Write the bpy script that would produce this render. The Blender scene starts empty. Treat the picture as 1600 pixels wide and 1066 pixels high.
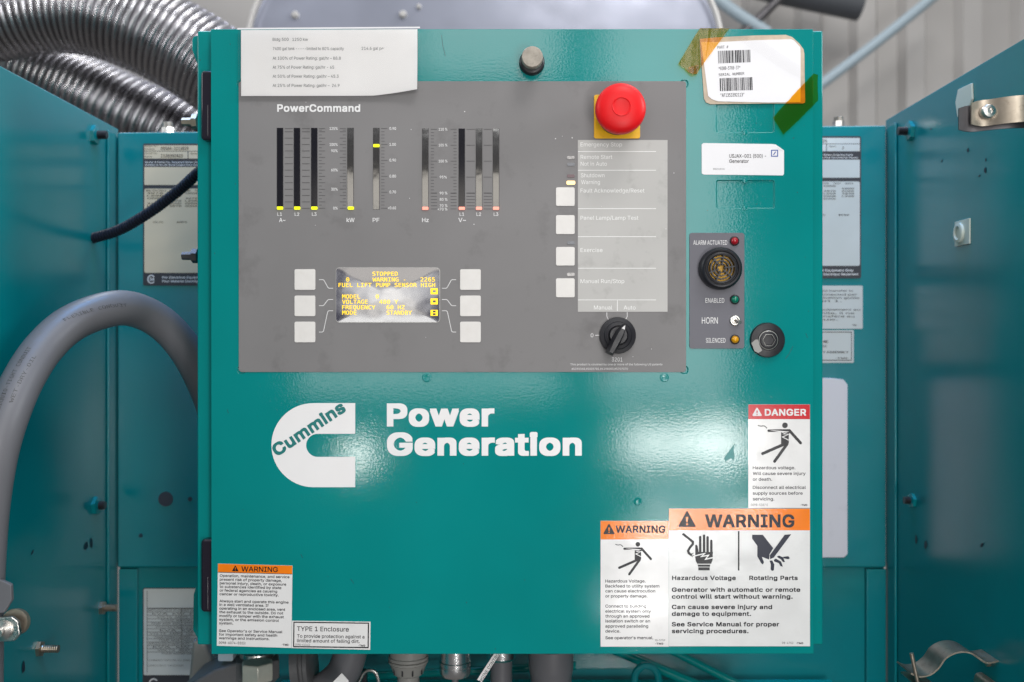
import bpy, bmesh, math, os, random
from math import radians, pi, sin, cos
from mathutils import Vector, Matrix
from mathutils.geometry import delaunay_2d_cdt
random.seed(7)
S = bpy.context.scene
COL = S.collection

# ------------------------------------------------------------------ camera
D = 0.80                      # camera to front of the door, metres
K = 0.0005                    # metres per photo pixel on the door front
cam = bpy.data.cameras.new('camera')
cam.sensor_width = 36.0
cam.lens = 36.0 * D / (1600 * K)
cam.clip_start = 0.01
cam.clip_end = 50
cam.dof.use_dof = True
cam.dof.focus_distance = D
cam.dof.aperture_fstop = 6.3
cam_o = bpy.data.objects.new('camera', cam)
cam_o.location = (0, -D, 0)
cam_o.rotation_euler = (radians(90), 0, 0)
COL.objects.link(cam_o)
S.camera = cam_o

# ------------------------------------------------------------------ light
S.view_settings.view_transform = 'Standard'
S.view_settings.look = 'None'
S.view_settings.exposure = 0.0
S.view_settings.gamma = 1.0
S.view_settings.use_curve_mapping = False
try:
    S.cycles.use_denoising = True
    S.cycles.denoiser = 'OPENIMAGEDENOISE'
    S.cycles.denoising_input_passes = 'RGB_ALBEDO_NORMAL'
    S.cycles.denoising_prefilter = 'NONE'
    S.cycles.use_adaptive_sampling = False
    S.cycles.max_bounces = 8
    S.cycles.transparent_max_bounces = 12
    S.cycles.sample_clamp_indirect = 6.0
except Exception:
    pass

W = bpy.data.worlds.new('World')
S.world = W
W.use_nodes = True
wn = W.node_tree
bg = wn.nodes['Background']
tc = wn.nodes.new('ShaderNodeTexCoord')
sx = wn.nodes.new('ShaderNodeSeparateXYZ')
ramp = wn.nodes.new('ShaderNodeValToRGB')       # hall round the machine: dim floor, pale ceiling
mr = wn.nodes.new('ShaderNodeMapRange')
mr.inputs[1].default_value = -1; mr.inputs[2].default_value = 1
wn.links.new(tc.outputs['Generated'], sx.inputs[0])
wn.links.new(sx.outputs['Z'], mr.inputs[0])
wn.links.new(mr.outputs[0], ramp.inputs[0])
el = ramp.color_ramp.elements
el[0].position = 0.0; el[0].color = (0.13, 0.125, 0.12, 1)
el[1].position = 1.0; el[1].color = (1.05, 1.08, 1.15, 1)
for p_, c_ in ((0.42, (0.11, 0.11, 0.115)), (0.60, (0.13, 0.135, 0.15)), (0.72, (0.50, 0.52, 0.55))):
    e = el.new(p_); e.color = c_ + (1,)
wn.links.new(ramp.outputs[0], bg.inputs[0])
bg.inputs[1].default_value = 1.0


def area(name, loc, aim, sx_, sy_, radiance, col=(1, 1, 1), shape='RECTANGLE'):
    L = bpy.data.lights.new(name, 'AREA')
    L.shape = shape
    L.size = sx_; L.size_y = sy_
    a = sx_ * sy_ * (pi / 4 if shape in ('DISK', 'ELLIPSE') else 1)
    L.energy = radiance * pi * a
    L.color = col
    o = bpy.data.objects.new(name, L)
    o.location = loc
    o.rotation_euler = (Vector(aim) - Vector(loc)).to_track_quat('-Z', 'Y').to_euler()
    COL.objects.link(o)
    return o


def mirror_lamp(name, x0, x1, y0, y1, radiance, dist=1.2, col=(1, 1, 1), shape='RECTANGLE'):
    """Unseen light placed behind the viewer and shaped so the door mirrors it at photo pixels x0..x1, y0..y1."""
    f = 1 + dist / D
    X0, X1 = (x0 - 800) * K * f, (x1 - 800) * K * f
    Z0, Z1 = (533 - y1) * K * f, (533 - y0) * K * f
    c = ((X0 + X1) / 2, -dist, (Z0 + Z1) / 2)
    return area(name, c, (c[0], 0, c[2]), X1 - X0, Z1 - Z0, radiance, col, shape)


mirror_lamp('sheen_light', 655, 878, -60, 125, 6.0, col=(1, 0.99, 0.97))
mirror_lamp('sheen_light', 500, 872, 284, 400, 2.4, col=(1, 0.94, 0.84))  # added so the lower ends of the bar windows mirror something pale
mirror_lamp('sheen_light', 470, 872, 568, 614, 5.5, col=(1, 0.985, 0.95))
mirror_lamp('glare_light', 528, 688, 436, 566, 3.2, dist=1.21, col=(1, 0.95, 0.86), shape='ELLIPSE')  # added to put a round glare on the display
mirror_lamp('glare_light', 470, 740, 422, 470, 3.0, dist=1.23)  # added for the glare band across the display
mirror_lamp('sheen_light', 470, 640, 35, 105, 4.0)  # added only for glare on the plastic sleeve
mirror_lamp('sheen_light', 940, 1142, -60, 622, 6.0, col=(1, 0.99, 0.97))
mirror_lamp('glare_light', 975, 1160, 664, 722, 26.0, col=(1, 0.98, 0.94))
mirror_lamp('glare_light', 1100, 1155, 678, 712, 170.0, col=(1, 0.98, 0.95), shape='ELLIPSE')
mirror_lamp('glare_light', 1000, 1150, 738, 836, 4.5)
mirror_lamp('glare_light', 535, 585, 685, 735, 34.0, col=(1, 0.97, 0.92), shape='ELLIPSE')
mirror_lamp('glare_light', 1000, 1195, 798, 834, 36.0)  # extra unseen light for the glare along the orange headers
mirror_lamp('glare_light', 1000, 1046, 810, 838, 130.0, shape='ELLIPSE')
mirror_lamp('glare_light', 955, 1048, 924, 960, 48.0, col=(1, 0.98, 0.95), shape='ELLIPSE')
area('overhead_light', (0.40, -0.8, 1.45), (0, 0, 0), 0.6, 0.4, 13.0, (1, 0.98, 0.95))
area('overhead_light', (-0.8, 0.9, 1.5), (-0.1, 0.6, 0.2), 0.8, 0.25, 14.0, (0.95, 0.97, 1.0))
area('overhead_light', (0.7, 0.5, 1.3), (0.25, 1.0, 0.3), 0.7, 0.4, 6.0, (1.0, 0.98, 0.95))  # unseen light added to brighten the tank front
area('edge_light', (1.35, -0.25, 0.62), (0.2, 0, 0.1), 0.4, 0.4, 22.0, (0.95, 0.98, 1.0))  # unseen light added to make the cabinet edges gleam
area('edge_light', (-1.35, -0.25, 0.62), (-0.2, 0, 0.1), 0.4, 0.4, 8.0, (0.95, 0.98, 1.0))  # weaker unseen counterpart added on the left
for o_ in (area('blue_fill_light', (-0.32, 0.10, 0.75), (-0.37, 0.2, 0), 0.16, 0.16, 6.5, (0.10, 0.42, 1.0)),
           area('blue_fill_light', (0.32, 0.10, 0.75), (0.37, 0.2, 0), 0.16, 0.16, 6.5, (0.10, 0.42, 1.0))):
    o_.data.spread = radians(60)  # unseen blue lights added above the gaps to tint walls and back panel


# ------------------------------------------------------------------ materials
def srgb(r, g, b):
    f = lambda c: (c / 255 / 12.92) if c / 255 <= 0.04045 else ((c / 255 + 0.055) / 1.055) ** 2.4
    return (f(r), f(g), f(b), 1)


def mat(name, col, rough=0.4, metal=0.0, bump=0.0, bscale=900.0, var=0.0, vscale=25.0, dirt=0.0, dscale=60.0,
        dirtcol=(0.05, 0.045, 0.04, 1), ior=1.45, coat=0.0, emit=None, estr=0.0, rvar=0.0, bdist=0.0002, specks=0.0):
    m = bpy.data.materials.new(name)
    m.use_nodes = True
    nt = m.node_tree
    b = nt.nodes['Principled BSDF']
    b.inputs['Base Color'].default_value = col
    b.inputs['Roughness'].default_value = rough
    b.inputs['Metallic'].default_value = metal
    b.inputs['IOR'].default_value = ior
    b.inputs['Coat Weight'].default_value = coat
    b.inputs['Coat Roughness'].default_value = 0.08
    if emit:
        b.inputs['Emission Color'].default_value = emit
        b.inputs['Emission Strength'].default_value = estr
    g = nt.nodes.new('ShaderNodeNewGeometry')
    def noise(scale, detail=3.0, rgh=0.55):
        n = nt.nodes.new('ShaderNodeTexNoise')
        n.inputs['Scale'].default_value = scale
        n.inputs['Detail'].default_value = detail
        n.inputs['Roughness'].default_value = rgh
        nt.links.new(g.outputs['Position'], n.inputs['Vector'])
        return n
    cur = None
    def mix(fac_socket, colA, colB):
        x = nt.nodes.new('ShaderNodeMix'); x.data_type = 'RGBA'
        nt.links.new(fac_socket, x.inputs[0])
        if hasattr(colA, 'is_linked'): nt.links.new(colA, x.inputs[6])
        else: x.inputs[6].default_value = colA
        if hasattr(colB, 'is_linked'): nt.links.new(colB, x.inputs[7])
        else: x.inputs[7].default_value = colB
        return x.outputs[2]
    def rampf(sock, a, c, top):
        r = nt.nodes.new('ShaderNodeMapRange')
        r.inputs[1].default_value = a; r.inputs[2].default_value = c
        r.inputs[3].default_value = 0; r.inputs[4].default_value = top
        nt.links.new(sock, r.inputs[0])
        return r.outputs[0]
    if var:
        n = noise(vscale)
        lo = tuple(c * (1 - var) for c in col[:3]) + (1,)
        hi = tuple(min(1, c * (1 + var)) for c in col[:3]) + (1,)
        cur = mix(rampf(n.outputs[0], 0.3, 0.7, 1), lo, hi)
    if dirt:
        n = noise(dscale, 5, 0.65)
        cur = mix(rampf(n.outputs[0], 0.56, 0.76, dirt), cur if cur is not None else col, dirtcol)
    if specks:
        n = noise(330, 1, 0.4)
        cur = mix(rampf(n.outputs[0], 0.775, 0.80, specks), cur if cur is not None else col, dirtcol)
    if cur is not None:
        nt.links.new(cur, b.inputs['Base Color'])
    if rvar:
        n = noise(vscale * 1.7, 4)
        r = nt.nodes.new('ShaderNodeMapRange')
        r.inputs[1].default_value = 0.3; r.inputs[2].default_value = 0.7
        r.inputs[3].default_value = max(0.02, rough - rvar); r.inputs[4].default_value = rough + rvar
        nt.links.new(n.outputs[0], r.inputs[0])
        nt.links.new(r.outputs[0], b.inputs['Roughness'])
    if bump:
        n = noise(bscale, 2, 0.5)
        bp = nt.nodes.new('ShaderNodeBump')
        bp.inputs['Strength'].default_value = bump
        bp.inputs['Distance'].default_value = bdist
        nt.links.new(n.outputs[0], bp.inputs['Height'])
        nt.links.new(bp.outputs[0], b.inputs['Normal'])
        if coat:
            nt.links.new(bp.outputs[0], b.inputs['Coat Normal'])
    return m


TEAL = (0.0, 0.205, 0.2, 1)
M = {}
M['teal'] = mat('teal_paint', TEAL, 0.085, bump=0.9, bscale=610, var=0.09, vscale=6, rvar=0.03, bdist=0.00005, specks=0.5, ior=1.42)
M['teal_wall'] = mat('teal_paint_side', (0.0, 0.175, 0.195, 1), 0.21, bump=0.1, bscale=120, var=0.06, vscale=5, rvar=0.05, bdist=0.0004, ior=1.6,
                     dirt=0.12, dscale=9, dirtcol=(0.02, 0.05, 0.06, 1))
M['teal_flat'] = mat('teal_ink', (0.0, 0.16, 0.155, 1), 0.4)
M['teal_dull'] = mat('dull_teal_paint', TEAL, 0.34, bump=0.5, bscale=600, bdist=0.0001, ior=1.42, var=0.05)
M['grey_panel'] = mat('grey_overlay', (0.182, 0.175, 0.176, 1), 0.55, bump=0.15, bscale=1500, var=0.07, vscale=9, dirt=0.6, dscale=26,
                      dirtcol=(0.10, 0.095, 0.095, 1), rvar=0.06, bdist=0.0001)
M['legend'] = mat('pale_grey_overlay', (0.44, 0.43, 0.415, 1), 0.5, var=0.05, vscale=14, dirt=0.45, dscale=45, dirtcol=(0.2, 0.19, 0.18, 1), bump=0.1, bscale=1500, bdist=0.0001)
M['alarm_grey'] = mat('slate_overlay', (0.115, 0.113, 0.135, 1), 0.5, var=0.05, vscale=20, dirt=0.2, dscale=40)
M['ink_white'] = mat('white_ink', (0.72, 0.71, 0.71, 1), 0.5)
M['ink_pale'] = mat('worn_white_ink', (0.78, 0.775, 0.76, 1), 0.5, dirt=0.4, dscale=260, dirtcol=(0.45, 0.44, 0.425, 1))
M['ink_dark'] = mat('dark_ink', (0.055, 0.053, 0.055, 1), 0.5)
M['ink_black'] = mat('black_ink', (0.010, 0.010, 0.014, 1), 0.3, rvar=0.08, vscale=120, ior=1.33)
M['ink_grey'] = mat('faded_black_ink', (0.04, 0.04, 0.05, 1), 0.4, dirt=0.35, dscale=500, dirtcol=(0.3, 0.3, 0.31, 1))
M['ink_navy'] = mat('navy_ink', (0.006, 0.010, 0.028, 1), 0.3, ior=1.33)
M['ink_blue'] = mat('blue_ink', (0.01, 0.06, 0.30, 1), 0.4)
M['sticker'] = mat('white_sticker', (0.72, 0.71, 0.705, 1), 0.15, bump=0.16, bscale=110, var=0.03, vscale=30, rvar=0.06, dirt=0.14, dscale=70, dirtcol=(0.4, 0.38, 0.36, 1), bdist=0.0002)
M['sticker_grey'] = mat('silver_sticker', (0.68, 0.68, 0.675, 1), 0.18, bump=0.16, bscale=110, var=0.04, vscale=30, rvar=0.1, dirt=0.16, dscale=60, dirtcol=(0.36, 0.34, 0.32, 1), bdist=0.0005)
M['white_print'] = mat('white_lettering', (0.78, 0.765, 0.765, 1), 0.4, var=0.02)
M['orange'] = mat('orange_print', (0.84, 0.20, 0.008, 1), 0.13, bump=0.4, bscale=330, bdist=0.00012, var=0.06, vscale=40)
M['red_print'] = mat('red_print', (0.52, 0.006, 0.014, 1), 0.22, bump=0.2, bscale=260, bdist=0.0001, ior=1.35)
M['red'] = mat('red_plastic', (0.68, 0.006, 0.009, 1), 0.42, ior=1.35, dirt=0.12, dscale=90, dirtcol=(0.3, 0.02, 0.02, 1), var=0.05, vscale=50, bump=0.06, bscale=700)
M['yellow'] = mat('yellow_plate', (0.80, 0.42, 0.0, 1), 0.4, dirt=0.2, dscale=120)
M['brass'] = mat('brass_foil', (0.42, 0.23, 0.015, 1), 0.35, metal=0.4, dirt=0.9, dscale=110, dirtcol=(0.01, 0.01, 0.01, 1))
M['black'] = mat('black_plastic', (0.012, 0.012, 0.016, 1), 0.38, rvar=0.1, vscale=60, bump=0.1, bscale=900)
M['black_gloss'] = mat('glossy_black_plastic', (0.014, 0.012, 0.02, 1), 0.16)
M['white_key'] = mat('white_keypad', (0.68, 0.655, 0.63, 1), 0.35, var=0.03, vscale=120, bump=0.12, bscale=120, bdist=0.0004, dirt=0.2, dscale=160, dirtcol=(0.55, 0.5, 0.44, 1))
M['glass_dark'] = mat('dark_window', (0.008, 0.008, 0.012, 1), 0.12, ior=1.5)
M['glass_mirror'] = mat('smoked_window', (0.02, 0.018, 0.016, 1), 0.1, ior=2.3, bump=0.14, bscale=70, bdist=0.001)
M['lcd'] = mat('display_glass', (0.02, 0.02, 0.045, 1), 0.11, ior=2.5, bump=0.3, bscale=28, bdist=0.0016)
M['lit_yellow'] = mat('lit_yellow_segment', (0.6, 0.6, 0.0, 1), 0.4, emit=(0.80, 0.88, 0.0, 1), estr=1.0)
M['lit_red'] = mat('lit_red_segment', (0.6, 0.2, 0.15, 1), 0.4, emit=(1.0, 0.30, 0.22, 1), estr=1.1)
M['lit_text'] = mat('lit_display_text', (0.6, 0.4, 0.0, 1), 0.4, emit=(1.0, 0.62, 0.02, 1), estr=1.25)
M['lit_amber'] = mat('lit_amber_lamp', (0.8, 0.6, 0.3, 1), 0.4, emit=(1.0, 0.66, 0.24, 1), estr=1.35)
M['led_clear'] = mat('unlit_lamp', (0.20, 0.205, 0.22, 1), 0.2)
M['led_reddish'] = mat('unlit_red_lamp', (0.17, 0.115, 0.125, 1), 0.2)
M['led_white'] = mat('unlit_white_lamp', (0.45, 0.43, 0.42, 1), 0.25, var=0.4, vscale=500)
M['lens_red'] = mat('red_lens', (0.34, 0.006, 0.015, 1), 0.1, coat=0.5, bump=0.4, bscale=500)
M['lens_green'] = mat('green_lens', (0.0, 0.16, 0.10, 1), 0.1, coat=0.5, bump=0.4, bscale=500)
M['lens_yellow'] = mat('yellow_lens', (0.65, 0.30, 0.0, 1), 0.1, coat=0.5, bump=0.4, bscale=500)
M['steel'] = mat('zinc_steel', (0.62, 0.60, 0.57, 1), 0.3, metal=1.0, var=0.15, vscale=60, bump=0.1, bscale=500, rvar=0.08)
M['steel_brown'] = mat('dull_zinc', (0.36, 0.31, 0.25, 1), 0.36, metal=0.9, var=0.2, vscale=60, dirt=0.5, dscale=220)
M['steel_worn'] = mat('worn_black_steel', (0.4, 0.39, 0.37, 1), 0.4, metal=0.5, dirt=0.97, dscale=420, dirtcol=(0.02, 0.02, 0.025, 1))
M['steel_dark'] = mat('dark_steel', (0.10, 0.095, 0.10, 1), 0.4, metal=0.8, var=0.2)
M['alu'] = mat('silver_aluminium', (0.80, 0.80, 0.80, 1), 0.25, metal=1.0, bump=0.3, bscale=1400, bdist=0.0003)
M['hose'] = mat('stainless_hose', (0.44, 0.43, 0.445, 1), 0.26, metal=1.0, var=0.12, vscale=15, rvar=0.06)
M['conduit'] = mat('grey_conduit_jacket', (0.14, 0.139, 0.152, 1), 0.42, var=0.06, vscale=12, dirt=0.25, dscale=30, dirtcol=(0.12, 0.11, 0.13, 1), bump=0.1, bscale=300)
M['grey_plastic'] = mat('grey_plastic', (0.27, 0.265, 0.25, 1), 0.42, var=0.05)
M['grey_cast'] = mat('grey_cast_fitting', (0.115, 0.115, 0.12, 1), 0.42, metal=0.15, var=0.1, bump=0.3, bscale=250, bdist=0.0006)
M['ivory_nut'] = mat('ivory_zinc', (0.50, 0.50, 0.44, 1), 0.35, metal=0.35, var=0.08, vscale=80, bump=0.15, bscale=200)
M['knob_metal'] = mat('worn_knob_metal', (0.30, 0.27, 0.23, 1), 0.5, metal=0.3, var=0.25, vscale=160, dirt=0.5, dscale=240)
M['loom'] = mat('black_loom', (0.012, 0.013, 0.022, 1), 0.35)
M['cream'] = mat('cream_plate', (0.58, 0.49, 0.36, 1), 0.45, var=0.03)
M['plate_white'] = mat('pale_plate', (0.50, 0.52, 0.51, 1), 0.45, var=0.04)
M['plate_dark'] = mat('charcoal_print', (0.035, 0.035, 0.042, 1), 0.45)
M['white_plate'] = mat('scuffed_white_plate', (0.60, 0.58, 0.61, 1), 0.45, dirt=0.35, dscale=28, dirtcol=(0.35, 0.34, 0.36, 1))
M['nylon'] = mat('ivory_nylon', (0.50, 0.55, 0.50, 1), 0.5)
M['backing'] = mat('tan_card', (0.47, 0.38, 0.29, 1), 0.7, var=0.2, vscale=90)
M['paper'] = mat('white_paper', (0.86, 0.85, 0.845, 1), 0.6, var=0.02)
M['label_white'] = mat('white_asset_label', (0.72, 0.71, 0.73, 1), 0.35, var=0.02)
M['tank'] = mat('pale_tank_metal', (0.50, 0.52, 0.62, 1), 0.22, metal=0.6, var=0.12, vscale=7, bump=0.12, bscale=7, bdist=0.02)
M['tank_rim'] = mat('tank_rim', (0.62, 0.60, 0.58, 1), 0.4, metal=0.4)
M['wall'] = mat('grey_sheet_wall', (0.47, 0.45, 0.43, 1), 0.5, var=0.12, vscale=2.5)
M['dark_far'] = mat('dark_roof_steel', (0.07, 0.075, 0.085, 1), 0.6)
M['roof_grey'] = mat('grey_roof_steel', (0.20, 0.19, 0.19, 1), 0.6)
M['pale_pipe'] = mat('pale_blue_pipe', (0.34, 0.42, 0.47, 1), 0.45)
M['scuff'] = mat('dark_scuff', (0.006, 0.02, 0.035, 1), 0.5)
M['rust'] = mat('dark_plug', (0.03, 0.035, 0.05, 1), 0.45)


def film(name, tint, gloss, rough=0.12, bump=0.4, bscale=60, bdist=0.002):
    m = bpy.data.materials.new(name)
    m.use_nodes = True
    nt = m.node_tree
    nt.nodes.remove(nt.nodes['Principled BSDF'])
    out = nt.nodes['Material Output']
    t = nt.nodes.new('ShaderNodeBsdfTransparent'); t.inputs[0].default_value = tint
    g = nt.nodes.new('ShaderNodeBsdfGlossy'); g.inputs['Roughness'].default_value = rough
    fr = nt.nodes.new('ShaderNodeFresnel'); fr.inputs['IOR'].default_value = gloss
    mx = nt.nodes.new('ShaderNodeMixShader')
    geo = nt.nodes.new('ShaderNodeNewGeometry')
    n = nt.nodes.new('ShaderNodeTexNoise'); n.inputs['Scale'].default_value = bscale; n.inputs['Detail'].default_value = 3
    bp = nt.nodes.new('ShaderNodeBump'); bp.inputs['Strength'].default_value = bump; bp.inputs['Distance'].default_value = bdist
    nt.links.new(geo.outputs['Position'], n.inputs['Vector'])
    nt.links.new(n.outputs[0], bp.inputs['Height'])
    nt.links.new(bp.outputs[0], g.inputs['Normal'])
    nt.links.new(bp.outputs[0], fr.inputs['Normal'])
    nt.links.new(fr.outputs[0], mx.inputs[0])
    nt.links.new(t.outputs[0], mx.inputs[1])
    nt.links.new(g.outputs[0], mx.inputs[2])
    nt.links.new(mx.outputs[0], out.inputs[0])
    return m


M['sleeve'] = film('clear_plastic_sleeve', (0.99, 0.99, 0.99, 1), 1.4, 0.25, 0.35, 22, 0.0012)
M['amber'] = film('amber_film', (0.97, 0.60, 0.07, 1), 1.5, 0.1, 0.15, 60, 0.0005)
M['amber_crinkled'] = film('crinkled_amber_film', (0.95, 0.62, 0.09, 1), 1.6, 0.28, 0.8, 150, 0.0008)


# ------------------------------------------------------------------ helpers
def s(y):
    return K * (D + y) / D


def P(px, py, y=0.0):
    """photo pixel at depth y -> world point"""
    k = s(y)
    return Vector(((px - 800) * k, y, (533 - py) * k))


def empty(name, loc):
    o = bpy.data.objects.new(name, None)
    o.empty_display_size = 0.02
    o.location = loc
    COL.objects.link(o)
    return o


def tag(o, label=None, cat=None, group=None, kind=None):
    if label: o['label'] = label
    if cat: o['category'] = cat
    if group: o['group'] = group
    if kind: o['kind'] = kind
    return o


def world_loc(o):
    v = Vector((0, 0, 0))
    while o:
        v += o.location
        o = o.parent
    return v


def obj(name, bm, mats, parent=None, bevel=0.0, seg=2, smooth=35, tag_=None):
    me = bpy.data.meshes.new(name)
    if not isinstance(mats, (list, tuple)): mats = [mats]
    solid, seen = [], set()
    for f0 in bm.faces:                       # turn closed shells outward; open prints keep facing the viewer
        if f0 in seen: continue
        comp, stack, closed = [], [f0], True
        seen.add(f0)
        while stack:
            f = stack.pop(); comp.append(f)
            for e_ in f.edges:
                if len(e_.link_faces) < 2: closed = False
                for g in e_.link_faces:
                    if g not in seen: seen.add(g); stack.append(g)
        if closed or len(comp) > 400: solid += comp
    if solid: bmesh.ops.recalc_face_normals(bm, faces=solid)
    c = Vector((0, 0, 0))
    if bm.verts:
        lo = Vector((min(v.co.x for v in bm.verts), min(v.co.y for v in bm.verts), min(v.co.z for v in bm.verts)))
        hi = Vector((max(v.co.x for v in bm.verts), max(v.co.y for v in bm.verts), max(v.co.z for v in bm.verts)))
        c = (lo + hi) / 2
        for v in bm.verts: v.co -= c
    bm.to_mesh(me); bm.free()
    for m in mats: me.materials.append(M[m] if isinstance(m, str) else m)
    me.polygons.foreach_set('use_smooth', [True] * len(me.polygons))
    me.set_sharp_from_angle(angle=radians(smooth))
    o = bpy.data.objects.new(name, me)
    COL.objects.link(o)
    if parent:
        o.parent = parent
        o.location = c - world_loc(parent)
    else:
        o.location = c
    if bevel:
        b = o.modifiers.new('edge', 'BEVEL')
        b.width = bevel; b.segments = seg; b.limit_method = 'ANGLE'; b.angle_limit = radians(40)
        b.harden_normals = True
    return o


def BM():
    return bmesh.new()


def rot_px(pts, ang, cx, cy):
    a = radians(ang)       # anticlockwise in the picture
    return [(cx + (x - cx) * cos(a) + (y - cy) * sin(a), cy - (x - cx) * sin(a) + (y - cy) * cos(a)) for x, y in pts]


def prism(bm, pts, y0, y1, mi=0, ref=None):
    """outline in photo pixels, from depth y0 (front) to y1; same size front and back"""
    ref = y0 if ref is None else ref
    f, b = [], []
    for px, py in pts:
        p = P(px, py, ref)
        f.append(bm.verts.new((p.x, y0, p.z)))
        b.append(bm.verts.new((p.x, y1, p.z)))
    n = len(pts)
    fs = [bm.faces.new(f), bm.faces.new(list(reversed(b)))]
    for i in range(n):
        fs.append(bm.faces.new((f[i], b[i], b[(i + 1) % n], f[(i + 1) % n])))
    for q in fs: q.material_index = mi
    return fs


def flat(bm, pts, y, mi=0, ref=None):
    vs = []
    for px, py in pts:
        p = P(px, py, y if ref is None else ref)
        vs.append(bm.verts.new((p.x, y, p.z)))
    f = bm.faces.new(vs); f.material_index = mi
    f.normal_update()
    if f.normal.y > 0: f.normal_flip()
    return f


def rr(x0, y0, x1, y1, r=0, n=5):
    if r <= 0: return [(x0, y0), (x1, y0), (x1, y1), (x0, y1)]
    o = []
    for cx, cy, a0 in ((x1 - r, y0 + r, -90), (x1 - r, y1 - r, 0), (x0 + r, y1 - r, 90), (x0 + r, y0 + r, 180)):
        for i in range(n + 1):
            a = radians(a0 + 90 * i / n)
            o.append((cx + r * cos(a), cy + r * sin(a)))
    return o


def circ(cx, cy, r, n=28):
    return [(cx + r * cos(2 * pi * i / n), cy + r * sin(2 * pi * i / n)) for i in range(n)]


def capsule(x0, y0, x1, y1, w, n=6, w1=None):
    r = w / 2; r1 = (w1 if w1 is not None else w) / 2
    a = math.atan2(y1 - y0, x1 - x0)
    o = []
    for i in range(n + 1):
        t = a + pi / 2 + pi * i / n
        o.append((x0 + r * cos(t), y0 + r * sin(t)))
    for i in range(n + 1):
        t = a - pi / 2 + pi * i / n
        o.append((x1 + r1 * cos(t), y1 + r1 * sin(t)))
    return o


def ribbon(bm, pts, w, y, mi=0, ref=None):
    """polyline of width w as one strip, mitred"""
    L, R = [], []
    n = len(pts)
    for i in range(n):
        a = Vector(pts[max(i - 1, 0)]); b = Vector(pts[i]); c = Vector(pts[min(i + 1, n - 1)])
        d1 = (b - a); d2 = (c - b)
        if d1.length < 1e-9: d1 = d2
        if d2.length < 1e-9: d2 = d1
        d1.normalize(); d2.normalize()
        t = (d1 + d2).normalized()
        nn = Vector((-t.y, t.x))
        m = w / 2 / max(0.4, nn.dot(Vector((-d1.y, d1.x))))
        L.append(b + nn * m); R.append(b - nn * m)
    for i in range(n - 1):
        flat(bm, [L[i], L[i + 1], R[i + 1], R[i]], y, mi, ref)


def box(bm, x0, x1, y0, y1, z0, z1, mi=0):
    v = [bm.verts.new((x, y, z)) for x in (x0, x1) for y in (y0, y1) for z in (z0, z1)]
    for q in ((0, 1, 3, 2), (4, 6, 7, 5), (0, 4, 5, 1), (2, 3, 7, 6), (0, 2, 6, 4), (1, 5, 7, 3)):
        bm.faces.new([v[i] for i in q]).material_index = mi


def lathe(bm, c, prof, axis=(0, -1, 0), n=40, mi=0, caps=True):
    """prof: (radius m, height m along axis). closed at both ends when radius 0"""
    ax = Vector(axis).normalized()
    u = ax.orthogonal().normalized()
    if abs(ax.y) > 0.9: u = Vector((1, 0, 0))
    v = ax.cross(u).normalized()
    rings = []
    for r, h in prof:
        if r <= 1e-7:
            rings.append([bm.verts.new(Vector(c) + ax * h)])
        else:
            rings.append([bm.verts.new(Vector(c) + ax * h + (u * cos(2 * pi * i / n) + v * sin(2 * pi * i / n)) * r) for i in range(n)])
    fs = []
    for a, b in zip(rings, rings[1:]):
        for i in range(n):
            j = (i + 1) % n
            if len(a) == 1 and len(b) == 1: continue
            if len(a) == 1: fs.append(bm.faces.new((a[0], b[i], b[j])))
            elif len(b) == 1: fs.append(bm.faces.new((a[i], b[0], a[j])))
            else: fs.append(bm.faces.new((a[i], b[i], b[j], a[j])))
    if caps and len(rings[0]) > 1: fs.append(bm.faces.new(rings[0]))
    if caps and len(rings[-1]) > 1: fs.append(bm.faces.new(rings[-1]))
    for f in fs: f.material_index = mi
    return fs


def catmull(pts, per=12):
    pts = [Vector(p) for p in pts]
    q = [pts[0] * 2 - pts[1]] + pts + [pts[-1] * 2 - pts[-2]]
    out = []
    for i in range(1, len(q) - 2):
        for k in range(per):
            t = k / per
            a, b, c, d = q[i - 1], q[i], q[i + 1], q[i + 2]
            out.append(0.5 * ((2 * b) + (c - a) * t + (2 * a - 5 * b + 4 * c - d) * t * t + (3 * b - a - 3 * c + d) * t ** 3))
    out.append(pts[-1])
    return out


def resample(path, step):
    out = [path[0].copy()]; acc = 0.0
    for a, b in zip(path, path[1:]):
        L = (b - a).length
        pos = step - acc
        while pos <= L:
            out.append(a.lerp(b, pos / L)); pos += step
        acc = (acc + L) % step if L else acc
    return out


def tube(bm, path, r, n=20, mi=0, caps=True):
    """r: number or function(arc length)"""
    up = None; rings = []; acc = 0.0
    for i, p in enumerate(path):
        t = (path[min(i + 1, len(path) - 1)] - path[max(i - 1, 0)]).normalized()
        if up is None: up = t.orthogonal().normalized()
        up = (up - t * up.dot(t)).normalized()
        v = t.cross(up)
        if i: acc += (p - path[i - 1]).length
        rad = r(acc) if callable(r) else r
        rings.append([bm.verts.new(p + (up * cos(2 * pi * k / n) + v * sin(2 * pi * k / n)) * rad) for k in range(n)])
    for a, b in zip(rings, rings[1:]):
        for k in range(n):
            bm.faces.new((a[k], a[(k + 1) % n], b[(k + 1) % n], b[k])).material_index = mi
    if caps:
        bm.faces.new(rings[0]); bm.faces.new(rings[-1])


# lettering: outlines of Blender's own fonts turned into flat mesh
_F = {}
def font(name):
    if name not in _F:
        f = None
        try:
            p = os.path.join(bpy.utils.system_resource('DATAFILES'), 'fonts', {'sans': 'Inter.woff2', 'mono': 'DejaVuSansMono.woff2'}[name])
            if os.path.exists(p): f = bpy.data.fonts.load(p)
        except Exception:
            f = None
        _F[name] = f
    return _F[name]


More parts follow.
